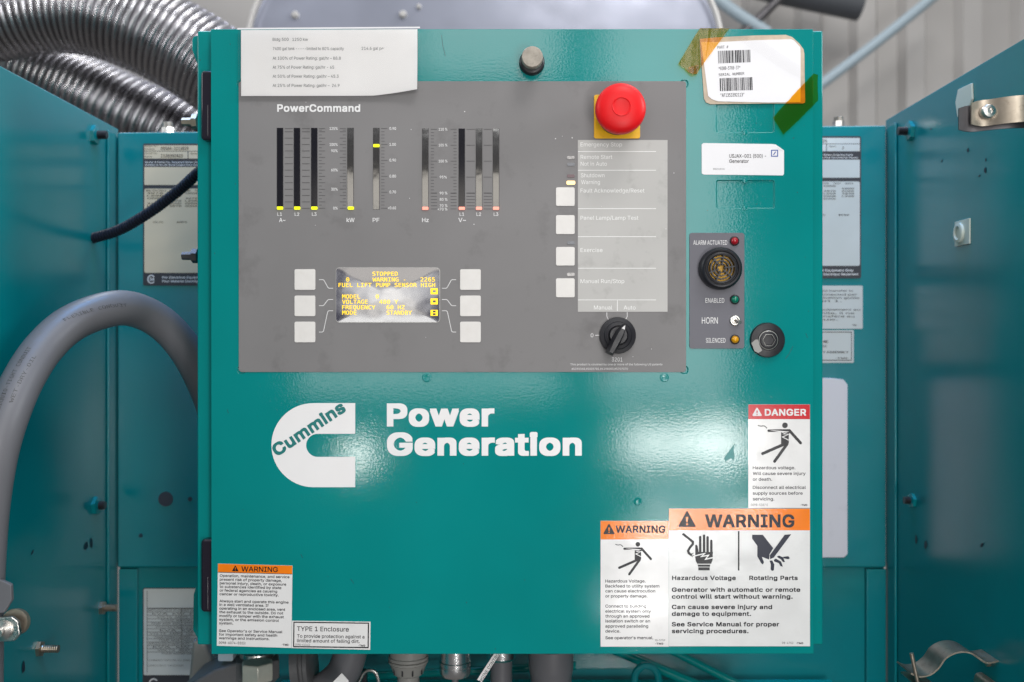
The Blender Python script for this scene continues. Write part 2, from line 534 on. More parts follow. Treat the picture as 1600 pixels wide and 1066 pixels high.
_G = {}
def glyphs(t, fname, space=1.0):
    """triangles of a line of writing. Letters drawn with overlapping strokes come out whole. returns (verts, faces)"""
    key = (t, fname, space)
    if key in _G: return _G[key]
    c = bpy.data.curves.new('writing', 'FONT')
    c.body = t
    f = font(fname)
    if f: c.font = f
    c.resolution_u = 3; c.space_character = space
    c.fill_mode = 'NONE'
    o = bpy.data.objects.new('writing', c)
    me = o.to_mesh()
    co = [(v.co.x, v.co.y) for v in me.vertices]
    nb = {}
    for e_ in me.edges:
        i, j = e_.vertices
        nb.setdefault(i, []).append(j); nb.setdefault(j, []).append(i)
    loops, seen = [], set()
    for i in range(len(co)):
        if i in seen or len(nb.get(i, ())) != 2: continue
        L = [i]; seen.add(i)
        j = i + 1 if (i + 1) in nb[i] else nb[i][0]
        while j not in seen:
            seen.add(j); L.append(j)
            q = [x for x in nb[j] if x not in seen]
            if not q: break
            j = q[0]
        if len(L) > 2: loops.append([co[x] for x in L])
    o.to_mesh_clear()
    bpy.data.objects.remove(o); bpy.data.curves.remove(c)
    # letters apart from each other in x are filled one by one: triangulate, keep what winds round non-zero
    loops.sort(key=lambda L: min(p[0] for p in L))
    groups, end = [], -1e9
    for L in loops:
        if min(p[0] for p in L) > end: groups.append([])
        groups[-1].append(L)
        end = max(end, max(p[0] for p in L))
    vs, fs = [], []
    for G in groups:
        pv, pe, segs = [], [], []
        for L in G:
            n0 = len(pv); n = len(L)
            pv += [Vector(p) for p in L]
            pe += [(n0 + k, n0 + (k + 1) % n) for k in range(n)]
            segs += [(L[k], L[(k + 1) % n]) for k in range(n)]
        ov, oe, of = delaunay_2d_cdt(pv, pe, [], 0, 1e-5)[:3]
        n0 = len(vs)
        vs += [(p.x, p.y) for p in ov]
        for tr in of:
            cx = sum(ov[k].x for k in tr) / 3; cy = sum(ov[k].y for k in tr) / 3
            wind = 0
            for (x1, y1), (x2, y2) in segs:
                if (y1 <= cy) != (y2 <= cy):
                    if (x2 - x1) * (cy - y1) / (y2 - y1) + x1 > cx: wind += 1 if y2 > y1 else -1
            if wind: fs.append(tuple(n0 + k for k in tr))
    _G[key] = (vs, fs)
    return _G[key]


_C = {}
def cap_h(fname):
    if fname not in _C:
        vs, _ = glyphs('H', fname)
        _C[fname] = (max(v[1] for v in vs) - min(v[1] for v in vs), min(v[1] for v in vs))
    return _C[fname]


def text(bm, t, x, yb, h, w=None, y=0.0, bold=0.0, fname='sans', rot=0.0, mi=0, centre=None, about=None, ref=None, space=1.0):
    """left x, baseline yb, cap height h and width w in photo pixels; bold = extra stroke in ems"""
    if bold > 0.02 and space == 1.0: space = 1.05
    vs, fs = glyphs(t, fname, space)
    if not vs: return
    ch, base = cap_h(fname)
    x0 = min(v[0] for v in vs) - bold; x1 = max(v[0] for v in vs) + bold
    ch += 2 * bold; base -= bold
    sy = h / ch
    sx_ = (w / (x1 - x0)) if w else sy
    if centre is not None: x = centre - (x1 - x0) * sx_ / 2
    if bold <= 0: shifts = [(0, 0)]
    elif h > 15: shifts = [(bold * max(-.84, min(.84, 1.9 * cos(2 * pi * i / 16))), bold * max(-.84, min(.84, 1.9 * sin(2 * pi * i / 16)))) for i in range(16)] + [(0, 0)]
    else: shifts = [(bold * q_, bold * r_) for q_, r_ in ((.8, .8), (-.8, .8), (-.8, -.8), (.8, -.8))]
    for li, (sxx, syy) in enumerate(shifts):
        pts = [(x + (a + sxx - x0) * sx_, yb - (b + syy - base) * sy) for a, b in vs]
        if rot: pts = rot_px(pts, rot, *(about or (x, yb)))
        k = []
        for (px, py), v in zip(pts, vs):
            yy_ = y - li * 4.5e-6
            p = P(px, py, y if ref is None else ref)
            k.append(bm.verts.new((p.x, yy_, p.z)))
        for f in fs:
            if len(set(f)) < 3: continue
            q = bm.faces.new([k[i] for i in f])
            q.material_index = mi
            q.normal_update()
            if q.normal.y > 0: q.normal_flip()


E_ = 0.00012       # one printed layer

# ------------------------------------------------------------------ hall behind the machine
YW = 1.7
bm = BM()
ribs = [1180, 1262, 1348, 1424, 1512, 1600, 1700, 1800]
xs = []
zb, zt = -1.2, 1.5
pts = [(-2.6, 0.0)]
for r_ in ribs:
    cx = P(r_, 0, YW).x
    pts += [(cx - 0.035, 0.0), (cx - 0.022, -0.028), (cx + 0.022, -0.028), (cx + 0.035, 0.0)]
pts.append((2.6, 0.0))
lo = [bm.verts.new((x, YW + d, zb)) for x, d in pts]
hi = [bm.verts.new((x, YW + d, zt)) for x, d in pts]
lo2 = [bm.verts.new((x, YW + 0.06, zb)) for x, d in (pts[0], pts[-1])]
hi2 = [bm.verts.new((x, YW + 0.06, zt)) for x, d in (pts[0], pts[-1])]
for i in range(len(pts) - 1):
    bm.faces.new((lo[i], lo[i + 1], hi[i + 1], hi[i]))
bm.faces.new((lo2[0], lo2[1], hi2[1], hi2[0]))
tag(obj('wall', bm, 'wall', smooth=10), kind='structure')

# dark roof steel and ducts, far off and out of focus
for nm, (a, b_, y, r_), mt, lb, cat in (
    ('roof_beam', ((1040, -62), (1345, 8), 1.55, 0.036), 'dark_far', 'dark roof beam sloping out of focus above the right corner of the cabinet', 'beam'),
    ('roof_beam', ((300, -75), (520, 0), 1.45, 0.045), 'roof_grey', 'grey roof beam out of focus between the metal hoses and the tank', 'beam'),
    ('roof_pipe', ((236, -20), (318, 62), 1.3, 0.018), 'pale_pipe', 'short pale pipe slanting down just above the upper metal hose', 'pipe'),
    ('diagonal_brace', ((1270, 142), (1480, -22), 1.5, 0.0115), 'pale_pipe', 'thin pale diagonal pipe crossing the grey ribbed wall', 'pipe'),
    ('roof_pipe', ((1110, -10), (1200, 52), 1.5, 0.014), 'pale_pipe', 'pale slanting pipe between the pale tank and the dark roof beam', 'pipe'),
    ('roof_cable', ((1150, 60), (1235, -20), 1.5, 0.010), 'steel_dark', 'dark cable rising just right of the pale tank', 'cable'),
):
    bm = BM()
    p0, p1 = P(a[0], a[1], y), P(b_[0], b_[1], y)
    mid = (p0 + p1) / 2 + Vector((0, 0, -0.004))
    tube(bm, catmull([p0, mid, p1], 8), r_, 16)
    tag(obj(nm, bm, mt), lb, cat)

# pale tank with a rolled rim
t_ = empty('storage_tank', P(760, 45, 0.9))
bm = BM()
prism(bm, rr(388, -75, 1126, 400, 140, 12), 0.86, 1.25)
obj('tank_body', bm, 'tank', t_, bevel=0.02, seg=4)
bm = BM()
k9 = [P(x, y, 0.855) for x, y in rr(388, -75, 1126, 400, 140, 12)]
tube(bm, resample(catmull(k9 + [k9[0]], 6), 0.01), 0.0045, 10)
obj('rim', bm, 'tank_rim', t_)
for cx, cy, r_ in ((655, 12, 4), (630, 24, 6), (462, 25, 6)):  # pale discs standing in for blurred reflections on the tank
    bm = BM()
    lathe(bm, P(cx, cy, 0.861), [(r_ * s(0.86), 0), (r_ * s(0.86), 0.006), (r_ * s(0.86) * 0.6, 0.009), (0, 0.009)], n=16)
    obj('reflection_spot', bm, 'tank_rim', t_)
tag(t_, 'large pale blue grey tank with rounded corners, out of focus above the cabinet', 'tank')


# corrugated metal hoses
def hose(pts, rad, pitch, label):
    path = resample(catmull(pts, 24), pitch / 9)
    bm = BM()
    f = lambda a: rad + pitch * 0.30 * (abs(sin(pi * a / pitch)) ** 0.75 * 2 - 1)
    tube(bm, path, f, 56)
    o = obj('corrugated_hose', bm, 'hose', smooth=60)
    tag(o, label, 'hose', 'corrugated metal hoses')
    return o


hose([P(-190, 110, 0.60), P(-90, 48, 0.60), P(10, 20, 0.6), P(120, 13, 0.6), P(220, 42, 0.6), P(320, 96, 0.6), P(430, 180, 0.6)], 0.0585, 0.0103,
     'shiny corrugated metal hose arching across the top left, the upper of the two')
hose([P(-60, 60, 0.78), P(20, 98, 0.75), P(110, 136, 0.72), P(200, 178, 0.70), P(300, 224, 0.70), P(420, 290, 0.70)], 0.0540, 0.0115,
     'shiny corrugated metal hose tucked under the other one behind the teal side wall')

# ------------------------------------------------------------------ machine housing round the cabinet
YB = 0.25
XL = P(178, 0, YB).x
XR = P(1390, 0, YB).x
ZL = P(0, 204, YB).z
ZR = P(0, 193, YB).z
zbot = -0.52

hl = empty('side_wall', (XL, 0.0, zbot))
bm = BM(); box(bm, XL - 0.004, XL, -0.22, YB + 0.012, zbot, ZL + 0.004)
obj('sheet', bm, 'teal_wall', hl, bevel=0.0012)
bm = BM(); box(bm, XL + 0.0004, XL + 0.0030, YB - 0.020, YB - 0.002, zbot, ZL - 0.004)
obj('corner_flange', bm, 'teal_wall', hl, bevel=0.0008)
tag(hl, 'glossy teal side wall on the left, mirroring the black loom', 'side wall')
hr = empty('side_wall', (XR, 0.0, zbot))
bm = BM(); box(bm, XR, XR + 0.004, -0.22, YB + 0.012, zbot, ZR + 0.006)
obj('sheet', bm, 'teal_wall', hr, bevel=0.0012)
bm = BM(); box(bm, XR - 0.0030, XR - 0.0004, YB - 0.022, YB - 0.002, zbot, ZR - 0.004)
obj('corner_flange', bm, 'teal_wall', hr, bevel=0.0008)
tag(hr, 'glossy teal side wall on the right carrying a steel strap clamp', 'side wall')

hb = empty('back_panel', (0, YB, zbot))
bm = BM()
zsp = P(0, 887, YB).z
zt_ = (ZL + ZR) / 2
# upper sheet with a slightly sloping top
v = [(XL + 0.0035, ZL - 0.002), (XR - 0.0035, ZR - 0.002), (XR - 0.0035, zsp), (XL + 0.0035, zsp)]
f = [bm.verts.new((x, YB, z)) for x, z in v]; b = [bm.verts.new((x, YB + 0.03, z)) for x, z in v]
bm.faces.new(f); bm.faces.new(list(reversed(b)))
for i in range(4): bm.faces.new((f[i], b[i], b[(i + 1) % 4], f[(i + 1) % 4]))
obj('upper_sheet', bm, 'teal_wall', hb, bevel=0.0016)
bm = BM(); box(bm, XL + 0.003, XR - 0.003, YB + 0.008, YB + 0.014, zbot, zsp - 0.0005)
obj('lower_sheet', bm, 'teal_wall', hb)
xa, xb = P(184, 0, YB).x, P(213, 0, YB).x
bm = BM(); box(bm, xa, xb, YB + 0.002, YB + 0.0078, zbot, zsp - 0.002)
obj('post', bm, 'teal_wall', hb, bevel=0.001)
xa, xb = P(1355, 0, YB).x, P(1386, 0, YB).x
bm = BM(); box(bm, xa, xb, YB + 0.002, YB + 0.0078, zbot, zsp - 0.002)
obj('post', bm, 'teal_wall', hb, bevel=0.001)
for cx, cy, r_, mt in ((259, 780, 11.5, 'rust'), (297, 780, 3.4, 'scuff'), (220, 837, 3.0, 'scuff')):
    bm = BM(); lathe(bm, P(cx, cy, YB), [(r_ * s(YB), 0), (r_ * s(YB), 0.0006), (0, 0.0006)], n=24)
    obj('plug_hole', bm, mt, hb)
tag(hb, 'teal back panel behind the cabinet with an overlapping upper sheet', 'back panel')

# floor of the housing with braces, seen under the cabinet
hf = empty('housing_floor', (0, 0.2, -0.33))
bm = BM()
q = [P(440, 1062, 0.24), P(1300, 1062, 0.24), P(1300, 1200, 0.10), P(440, 1200, 0.10)]
vs = [bm.verts.new(p) for p in q] + [bm.verts.new(p + Vector((0, 0, -0.004))) for p in q]
for ix in ((0, 1, 2, 3), (7, 6, 5, 4), (0, 4, 5, 1), (1, 5, 6, 2), (2, 6, 7, 3), (3, 7, 4, 0)):
    bm.faces.new([vs[i] for i in ix])
obj('floor_sheet', bm, 'teal', hf)
for a, b_, w in (((540, 1058), (900, 1040), 0.004), ((960, 1015), (1100, 1075), 0.005), ((1040, 1012), (1165, 1075), 0.004)):
    bm = BM(); tube(bm, [P(a[0], a[1], 0.22), P(b_[0], b_[1], 0.20)], w, 12)
    obj('brace', bm, 'teal', hf)
bm = BM()
tube(bm, catmull([P(990, 1075, 0.18), P(994, 1050, 0.18), P(1010, 1040, 0.18), P(1026, 1050, 0.18), P(1030, 1075, 0.18)], 6), 0.0035, 10)
obj('lifting_loop', bm, 'teal_wall', hf)
tag(hf, 'dark teal floor of the housing with sloping braces under the cabinet', 'housing floor')


# bolts on the housing
def bolt(name, c, axis, r, length, mt, label, group=None, flange=1.7, washer_mat=None):
    t = empty(name, c)
    ax = Vector(axis).normalized()
    bm = BM(); lathe(bm, c, [(r * flange, 0), (r * flange, r * 0.9), (r * 1.2, r * 1.1), (0, r * 1.1)], axis, 6)
    obj('head', bm, washer_mat or mt, t)
    bm = BM()
    prof = [(r, r * 1.0)]
    k = 8
    for i in range(k):
        prof += [(r, r + length * (i + 0.4) / k), (r * 0.88, r + length * (i + 0.8) / k)]
    prof += [(r * 0.9, r + length), (0, r + length)]
    lathe(bm, c, prof, axis, 16)
    obj('threaded_end', bm, mt, t)
    tag(t, label, 'bolt', group)
    return t


def wall_pt(px, py, side):
    """point on a side wall seen at this photo pixel"""
    X = XL if side < 0 else XR
    k = X / (px - 800)
    y = (k / K - 1) * D
    return Vector((X, y, (533 - py) * k))


def wall_marks(name, side, marks, label):
    bm = BM()
    for px, py, w, h, a in marks:
        c = wall_pt(px, py, side)
        k = s(c.y)
        vs = []
        n = 9
        for i in range(n):
            t = 2 * pi * i / n
            rr_ = 0.75 + 0.35 * random.random()
            dy, dz = w * k * rr_ * cos(t) * 2.0, h * k * rr_ * sin(t)
            dy, dz = dy * cos(a) - dz * sin(a), dy * sin(a) + dz * cos(a)
            vs.append(bm.verts.new((c.x - side * 0.0004, c.y + dy, c.z + dz)))
        bm.faces.new(vs)
    return bm


bolt('stud_bolt', wall_pt(146, 211, -1), (1, 0, 0), 0.0042, 0.009, 'black', 'black stud bolt on the left wall beside the top of the cream nameplate', washer_mat='teal_wall', flange=2.3)
bolt('stud_bolt', wall_pt(148, 790, -1), (1, 0, 0), 0.0042, 0.006, 'steel_dark', 'dark stud bolt on the left wall level with the dark round plug', washer_mat='teal_wall', flange=2.3)
bolt('wall_bolt', wall_pt(158, 950, -1), (1, 0, 0), 0.0036, 0.012, 'steel_brown', 'zinc bolt on the left wall nearest the lower white rating plate', flange=1.9)
bolt('wall_bolt', wall_pt(60, 1014, -1), (1, 0, 0), 0.0034, 0.014, 'steel_brown', 'zinc bolt low on the left wall below the grey clamp', flange=2.0)
bolt('stud_bolt', wall_pt(1424, 205, 1), (-1, 0, 0), 0.0042, 0.009, 'black', 'black stud bolt on the right wall near the top inner corner', washer_mat='teal_wall', flange=2.3)
bolt('stud_bolt', wall_pt(1428, 782, 1), (-1, 0, 0), 0.0036, 0.006, 'steel_dark', 'dark stud bolt on the lower right wall beside the dark scuffs', washer_mat='teal_wall', flange=2.0)
c_ = Vector((P(256, 0, YB).x, YB + 0.012, ZL - 0.001))
bolt('top_bolt', c_, (0, 0, 1), 0.0055, 0.006, 'steel', 'bright bolt on top of the back panel in front of the lower hose', flange=1.2)
c_ = Vector((P(1316, 0, YB).x, YB + 0.012, ZR - 0.001))
bolt('top_bolt', c_, (0, 0, 1), 0.005, 0.005, 'steel', 'bright bolt on top of the back panel right of the cabinet', flange=1.2)
bm = wall_marks('m', 1, [(1432, 843, 2.5, 8, 0), (1447, 851, 3, 8, 0.2), (1535, 852, 3.5, 3, -0.6), (1513, 235, 2, 4, 0), (1540, 266, 2.2, 5, -0.2), (1541, 250, 1.2, 3, -0.2), (1472, 252, 2, 1.3, -0.5), (1455, 202, 1.6, 1.5, 0), (1531, 275, 2, 1.5, -0.3)], '')
obj('scuff_marks', bm, 'scuff', hr)
bm = wall_marks('m', -1, [(134, 853, 5, 7, 0), (142, 849, 3, 8, 0.2), (50, 863, 3, 3, 0.5), (36, 1043, 3, 10, 0)], '')
obj('scuff_marks', bm, 'scuff', hl)

# black corrugated loom
bm = BM()
pts = [wall_pt(146, 373, -1) + Vector((-0.002, 0, 0)), P(185, 360, 0.185), P(232, 333, 0.17), P(280, 297, 0.155), P(312, 268, 0.14), P(360, 230, 0.13)]
path = resample(catmull(pts, 20), 0.0006)
tube(bm, path, lambda a: 0.0043 + 0.0009 * (1 if (a % 0.0034) < 0.0018 else -1), 20)
tag(obj('cable_loom', bm, 'loom', smooth=50), 'black corrugated cable loom running down from the cabinet to the left wall', 'cable')

# fat grey conduit
bm = BM()
pts = [P(420, 760, .16), P(352, 690, .15), P(328, 622, .14), P(299, 560, .125), P(263, 514, .11), P(222, 488, .09), P(178, 482, .06), P(116, 503, .03), P(71, 541, .005), P(37, 592, -.02), P(11, 652, -.04),
       P(-6, 710, -.05), P(-18, 780, -.055), P(-25, 860, -.055), P(-29, 960, -.055), P(-30, 1090, -.055), P(-30, 1250, -.055)]
path = resample(catmull(pts, 14), 0.006)
cd = empty('flexible_conduit', P(-30, 1250, -.055))
tube(bm, path, 0.0150, 32)
obj('jacket', bm, 'conduit', cd, smooth=60)
tag(cd, 'thick grey flexible conduit bending in an arch at the left', 'conduit')


tot = sum((b_ - a).length for a, b_ in zip(path, path[1:]))
rp = list(reversed(path))
def arc_at(pth, px, py):
    best, A, bd = 0, 0.0, 1e9
    for i, p in enumerate(pth):
        if i: A += (p - pth[i - 1]).length
        k = s(p.y)
        d = (p.x / k + 800 - px) ** 2 + (533 - p.z / k - py) ** 2
        if d < bd: bd, best = d, A
    return best
def tube_text(t, p0, p1, h, ang):
    vs, fs = glyphs(t, 'mono')
    a0, a1 = arc_at(rp, *p0), arc_at(rp, *p1)
    x0 = min(v[0] for v in vs); x1 = max(v[0] for v in vs)
    ch, base = cap_h('mono')
    arc = [0.0]
    for a, b_ in zip(rp, rp[1:]): arc.append(arc[-1] + (b_ - a).length)
    bm = BM(); kk = []
    for vx, vy in vs:
        A = a0 + (vx - x0) / (x1 - x0) * (a1 - a0)
        i = 1
        while i < len(rp) - 2 and arc[i] < A: i += 1
        u = (A - arc[i - 1]) / max(1e-9, arc[i] - arc[i - 1])
        p = rp[i - 1].lerp(rp[i], u)
        T = (rp[i + 1] - rp[i - 1]).normalized()
        tow = Vector((0, -1, 0)); tow = (tow - T * tow.dot(T)).normalized()
        sd = tow.cross(T)
        th = ang + (vy - base) / ch * h / 0.0150
        kk.append(bm.verts.new(p + (tow * cos(th) + sd * sin(th)) * 0.01515))
    for f in fs:
        try: bm.faces.new([kk[i] for i in f])
        except ValueError: pass
    return bm
for t, p0, p1, h, ang in (('LIQUID-TIGHT CONDUIT', (0, 655), (58, 562), 0.0030, -0.05), ('WET-DRY-OIL', (14, 645), (52, 575), 0.0026, -0.5),
                          ('4', (70, 541), (76, 537), 0.0040, 0.15), ('FLEXIBLE CONDUIT', (96, 518), (176, 484), 0.0026, -0.15)):
    obj('printed_lettering', tube_text(t, p0, p1, h, ang), 'ink_dark', cd)


# clamps on the walls
def strap(path, width, thick, yc, mt, parent, name):
    """bent metal strip; path in (x, z) metres, width along y"""
    bm = BM()
    n = len(path)
    rows = []
    for i, p in enumerate(path):
        a = Vector(path[max(i - 1, 0)]); c = Vector(path[min(i + 1, n - 1)])
        t = (c - a).normalized(); nn = Vector((-t.y, t.x)) * thick / 2
        p = Vector(p)
        rows.append([bm.verts.new((p.x + nn.x, yc - width / 2, p.y + nn.y)), bm.verts.new((p.x + nn.x, yc + width / 2, p.y + nn.y)),
                     bm.verts.new((p.x - nn.x, yc + width / 2, p.y - nn.y)), bm.verts.new((p.x - nn.x, yc - width / 2, p.y - nn.y))])
    for a, b_ in zip(rows, rows[1:]):
        for k in range(4):
            bm.faces.new((a[k], b_[k], b_[(k + 1) % 4], a[(k + 1) % 4]))
    bm.faces.new(rows[0]); bm.faces.new(list(reversed(rows[-1])))
    return obj(name, bm, mt, parent, smooth=40)


def cpath(pts, per=6):
    return [(p.x, p.y) for p in catmull([Vector((a, b_, 0)) for a, b_ in pts], per)]


# lower right: bent strap clamp seen edge on
yc = 0.03
kc = s(yc)
X = lambda px: (px - 800) * kc
Z = lambda py: (533 - py) * kc
cl = empty('strap_clamp', (X(1560), yc, Z(1050)))
strap(cpath([(X(1412), Z(1043)), (X(1424), Z(1048)), (X(1440), Z(1046)), (X(1454), Z(1036)), (X(1466), Z(1020)), (X(1484), Z(1011)), (X(1504), Z(1012)), (X(1522), Z(1024)), (X(1532), Z(1027)), (X(1552), Z(1024)), (X(1562), Z(1030)), (X(1565), Z(1042)), (X(1563), Z(1058)), (X(1540), Z(1062)), (X(1535), Z(1074))]),
      0.030, 0.0012, yc, 'steel_brown', cl, 'upper_strap')
strap(cpath([(X(1418), Z(1060)), (X(1440), Z(1060)), (X(1452), Z(1064)), (X(1464), Z(1080)), (X(1490), Z(1095))]), 0.030, 0.0012, yc, 'steel_brown', cl, 'lower_strap')
bm = BM(); tube(bm, [P(1424, 1021, yc - .016), P(1436, 1075, yc - .016)], 0.0016, 12)
obj('screw', bm, 'steel_brown', cl)
bm = BM(); lathe(bm, P(1562, 1036, yc), [(0.006, 0), (0.006, 0.003), (0.003, 0.0032), (0.003, 0.011), (0, 0.011)], (-1, 0, 0), 8)
obj('nut', bm, 'steel_brown', cl)
tag(cl, 'bent dull steel strap clamp low on the right wall', 'clamp')

# upper right: broad strap clamp with a cap screw
yc = -0.045
cl = empty('strap_clamp', P(1600, 178, yc))
kc = s(yc)
def bent_band(x0, x1, yt, yb_, depth, name, mt, yoff=0.0, skew=4.0, r=14):
    """band seen face on whose face bows towards the viewer"""
    bm = BM(); n = 14
    th = 0.0016
    rows = []
    for i in range(n + 1):
        u = i / n
        px = x0 + (x1 - x0) * u
        sk = -skew * u
        bow = depth * sin(pi * min(1, max(0, (u - 0.18) / 0.8))) 
        inset = 0.0 if u > 0.1 else (0.1 - u) * 10 * 0.10 * (yb_ - yt)
        a = P(px, yt + sk + inset, yc); b_ = P(px, yb_ + sk - inset, yc)
        for q in (a, b_): q.y = yc - bow + yoff
        rows.append([bm.verts.new(a), bm.verts.new(b_), bm.verts.new(b_ + Vector((0, th, 0))), bm.verts.new(a + Vector((0, th, 0)))])
    for a, b_ in zip(rows, rows[1:]):
        for k in range(4): bm.faces.new((a[k], b_[k], b_[(k + 1) % 4], a[(k + 1) % 4]))
    bm.faces.new(rows[0]); bm.faces.new(list(reversed(rows[-1])))
    return obj(name, bm, mt, cl, smooth=30)
bent_band(1518, 1640, 157, 198, 0.012, 'upper_strap', 'steel_brown')
bent_band(1504, 1640, 162, 204, 0.010, 'lower_strap', 'steel_dark', 0.006)
bm = BM(); lathe(bm, P(1543, 175, yc - .003), [(0.0052, -0.002), (0.0052, 0.003), (0.0044, 0.0042), (0.0022, 0.0046), (0.0020, 0.003), (0, 0.003)], n=28)
obj('cap_screw', bm, 'steel', cl)
tag(cl, 'broad worn steel strap clamp with a cap screw, at the upper right edge', 'clamp')

# lower left: clamp that holds the conduit
yc = -0.062
cl = empty('conduit_clamp', P(0, 960, yc))
bm = BM(); prism(bm, [(-40, 905), (2, 907), (17, 914), (18, 938), (6, 958), (-40, 962)], yc, yc + 0.004)
obj('saddle', bm, 'conduit', cl, bevel=0.0008)
bm = BM(); lathe(bm, P(24, 972, yc + .006), [(0.0095, -0.002), (0.0095, 0.001), (0, 0.001)], (-0.35, -1, 0.1), 28)
obj('washer', bm, 'steel_brown', cl)
bm = BM(); prism(bm, [(-40, 968), (18, 964), (28, 972), (31, 992), (22, 1002), (-40, 1006)], yc - .004, yc)
obj('tab', bm, 'steel', cl, bevel=0.0008)
bm = BM(); lathe(bm, P(4, 985, yc - .004), [(0.007, 0), (0.007, 0.002), (0.0035, 0.003), (0.0035, 0.008), (0, 0.008)], n=20)
obj('screw', bm, 'steel', cl)
tag(cl, 'dull steel clamp with washer and screw at the lower left edge, by the grey conduit', 'clamp')

# nylon cable mount and a torn foam patch on the right wall
def wall_quad(side, pts, off):
    return [wall_pt(px, py, side) + Vector((-side * off, 0, 0)) for px, py in pts]
def wall_slab(bm, side, pts, t):
    a = wall_quad(side, pts, 0.0); b_ = wall_quad(side, pts, t)
    va = [bm.verts.new(p) for p in a]
    vb = [bm.verts.new((q.x, p.y, p.z)) for p, q in zip(a, b_)]
    n = len(va)
    bm.faces.new(va); bm.faces.new(vb)
    for i in range(n): bm.faces.new((va[i], vb[i], vb[(i + 1) % n], va[(i + 1) % n]))
cm = empty('cable_mount', wall_pt(1505, 363, 1))
bm = BM(); wall_slab(bm, 1, [(1494, 347), (1517, 341), (1517, 381), (1494, 386)], 0.0015)
obj('base_plate', bm, 'nylon', cm, bevel=0.0004)
bm = BM()
c_ = wall_pt(1503, 364, 1)
lathe(bm, c_, [(0.0085, 0.0012), (0.0085, 0.004), (0.006, 0.0045), (0.005, 0.003), (0, 0.003)], (-1, 0, 0), 20)
obj('saddle', bm, 'nylon', cm)
tag(cm, 'small ivory cable mount stuck on the right wall', 'cable mount')
bm = BM(); wall_slab(bm, 1, [(1500, 140), (1510, 135), (1521, 130), (1522, 155), (1512, 183), (1499, 183), (1496, 160)], 0.002)
tag(obj('tape_patch', bm, 'nylon', bevel=0.0005), 'torn ivory patch stuck on the right wall behind the steel strap clamp', 'patch')


# ------------------------------------------------------------------ plates on the back panel
def rating_plate(x0, x1, yt, yb_, body, label, model=None, serial=None):
    t = empty('rating_plate', P((x0 + x1) / 2, yb_, YB))
    y0 = YB - 0.0009
    bm = BM(); prism(bm, rr(x0, yt, x1, yb_, 3), y0, YB - 0.0001)
    obj('plate', bm, 'plate_dark', t)
    h = yb_ - yt
    bm = BM()
    yy = y0 - E_
    rows = ((0.012, 0.052), (0.056, 0.106), (0.165, 0.292), (0.318, 0.912))
    for i, (a, c) in enumerate(rows):
        if i == 1:
            flat(bm, rr(x0 + 2, yt + a * h, x0 + (x1 - x0) * .56, yt + c * h), yy)
            flat(bm, rr(x0 + (x1 - x0) * .57, yt + a * h, x1 - 2, yt + c * h), yy)
        else:
            flat(bm, rr(x0 + 2, yt + a * h, x1 - 2, yt + c * h, 3 if i == 3 else 0), yy)
    obj('fields', bm, body, t)
    yy -= E_
    bm = BM()
    w = x1 - x0
    text(bm, 'Model No.', x0 + 3, yt + .024 * h, 2.6, 20, yy); text(bm, 'Modele', x0 + 3, yt + .045 * h, 2.6, 15, yy)
    text(bm, 'DQGAA-1213829', x0 + 28, yt + .045 * h, 5.0, 43, yy, .012, 'mono')
    text(bm, 'Serial No.', x0 + 3, yt + .074 * h, 2.6, 20, yy); text(bm, 'Serie', x0 + 3, yt + .098 * h, 2.6, 11, yy)
    text(bm, 'I120392423', x0 + 28, yt + .098 * h, 5.0, 34, yy, .012, 'mono')
    text(bm, 'Spec.', x0 + w * .58 + 2, yt + .076 * h, 2.6, 12, yy); text(bm, 'J', x0 + w * .58 + 22, yt + .092 * h, 4.5, 3, yy, .01, 'mono')
    cols = (0.05, 0.33, 0.53, 0.76)
    for r_ in range(7):
        yb2 = yt + (.338 + r_ * .018) * h
        if r_ == 0:
            text(bm, '08/20/2012  PRODUCTION  TEST  DATA', x0 + 5, yb2, 2.6, w * .86, yy, .006, 'mono'); continue
        for ci, cc in enumerate(cols):
            if (r_ + ci) % 5 == 4: continue
            text(bm, ('0310484', '0309688', 'L090', '3070')[(r_ * 3 + ci) % 4], x0 + w * cc, yb2, 2.6, w * (.15 if ci else .2), yy, .006, 'mono')
    for i, tt in enumerate(('VOLTS', 'AMPS', 'KW')):
        text(bm, tt, x0 + w * (.12 + .3 * i), yt + .56 * h, 2.6, w * .13, yy, .006, 'mono')
    obj('lettering', bm, 'ink_black', t)
    bm = BM()
    yy = y0 - E_
    text(bm, 'Model & Serial No. Required When Ordering Parts', x0 + 3, yt + .137 * h, 2.6, w - 16, yy, .01)
    text(bm, 'Modele et No de Serie Exiges Pour Commander Pieces', x0 + 3, yt + .156 * h, 2.6, w - 8, yy, .01)
    obj('reversed_lettering', bm, 'ink_white', t); bm = BM()
    text(bm, 'For Electrical Equipment Only', x0 + 30, yt + .952 * h, 3.6, w - 42, yy, .015)
    text(bm, 'Pour Materiel Electrique Seulement', x0 + 30, yt + .979 * h, 3.6, w - 34, yy, .015)
    obj('reversed_lettering', bm, 'ink_white', t); bm = BM()
    ribbon(bm, [(x0 + 13 + 5.4 * cos(radians(a)), yt + .957 * h + 6 * sin(radians(a))) for a in range(40, 330, 15)], 1.6, yy)
    text(bm, 'SA', x0 + 10.5, yt + .968 * h, 5.0, 7.5, yy, .02)
    obj('round_mark', bm, 'ink_white', t)
    tag(t, label, 'nameplate')


rating_plate(223.5, 348, 224.5, 446, 'cream', 'tall cream rating plate on the back panel, crossed by the black loom')
rating_plate(1221, 1345.5, 213, 435, 'plate_white', 'tall pale rating plate with dark bands on the back panel right of the cabinet')

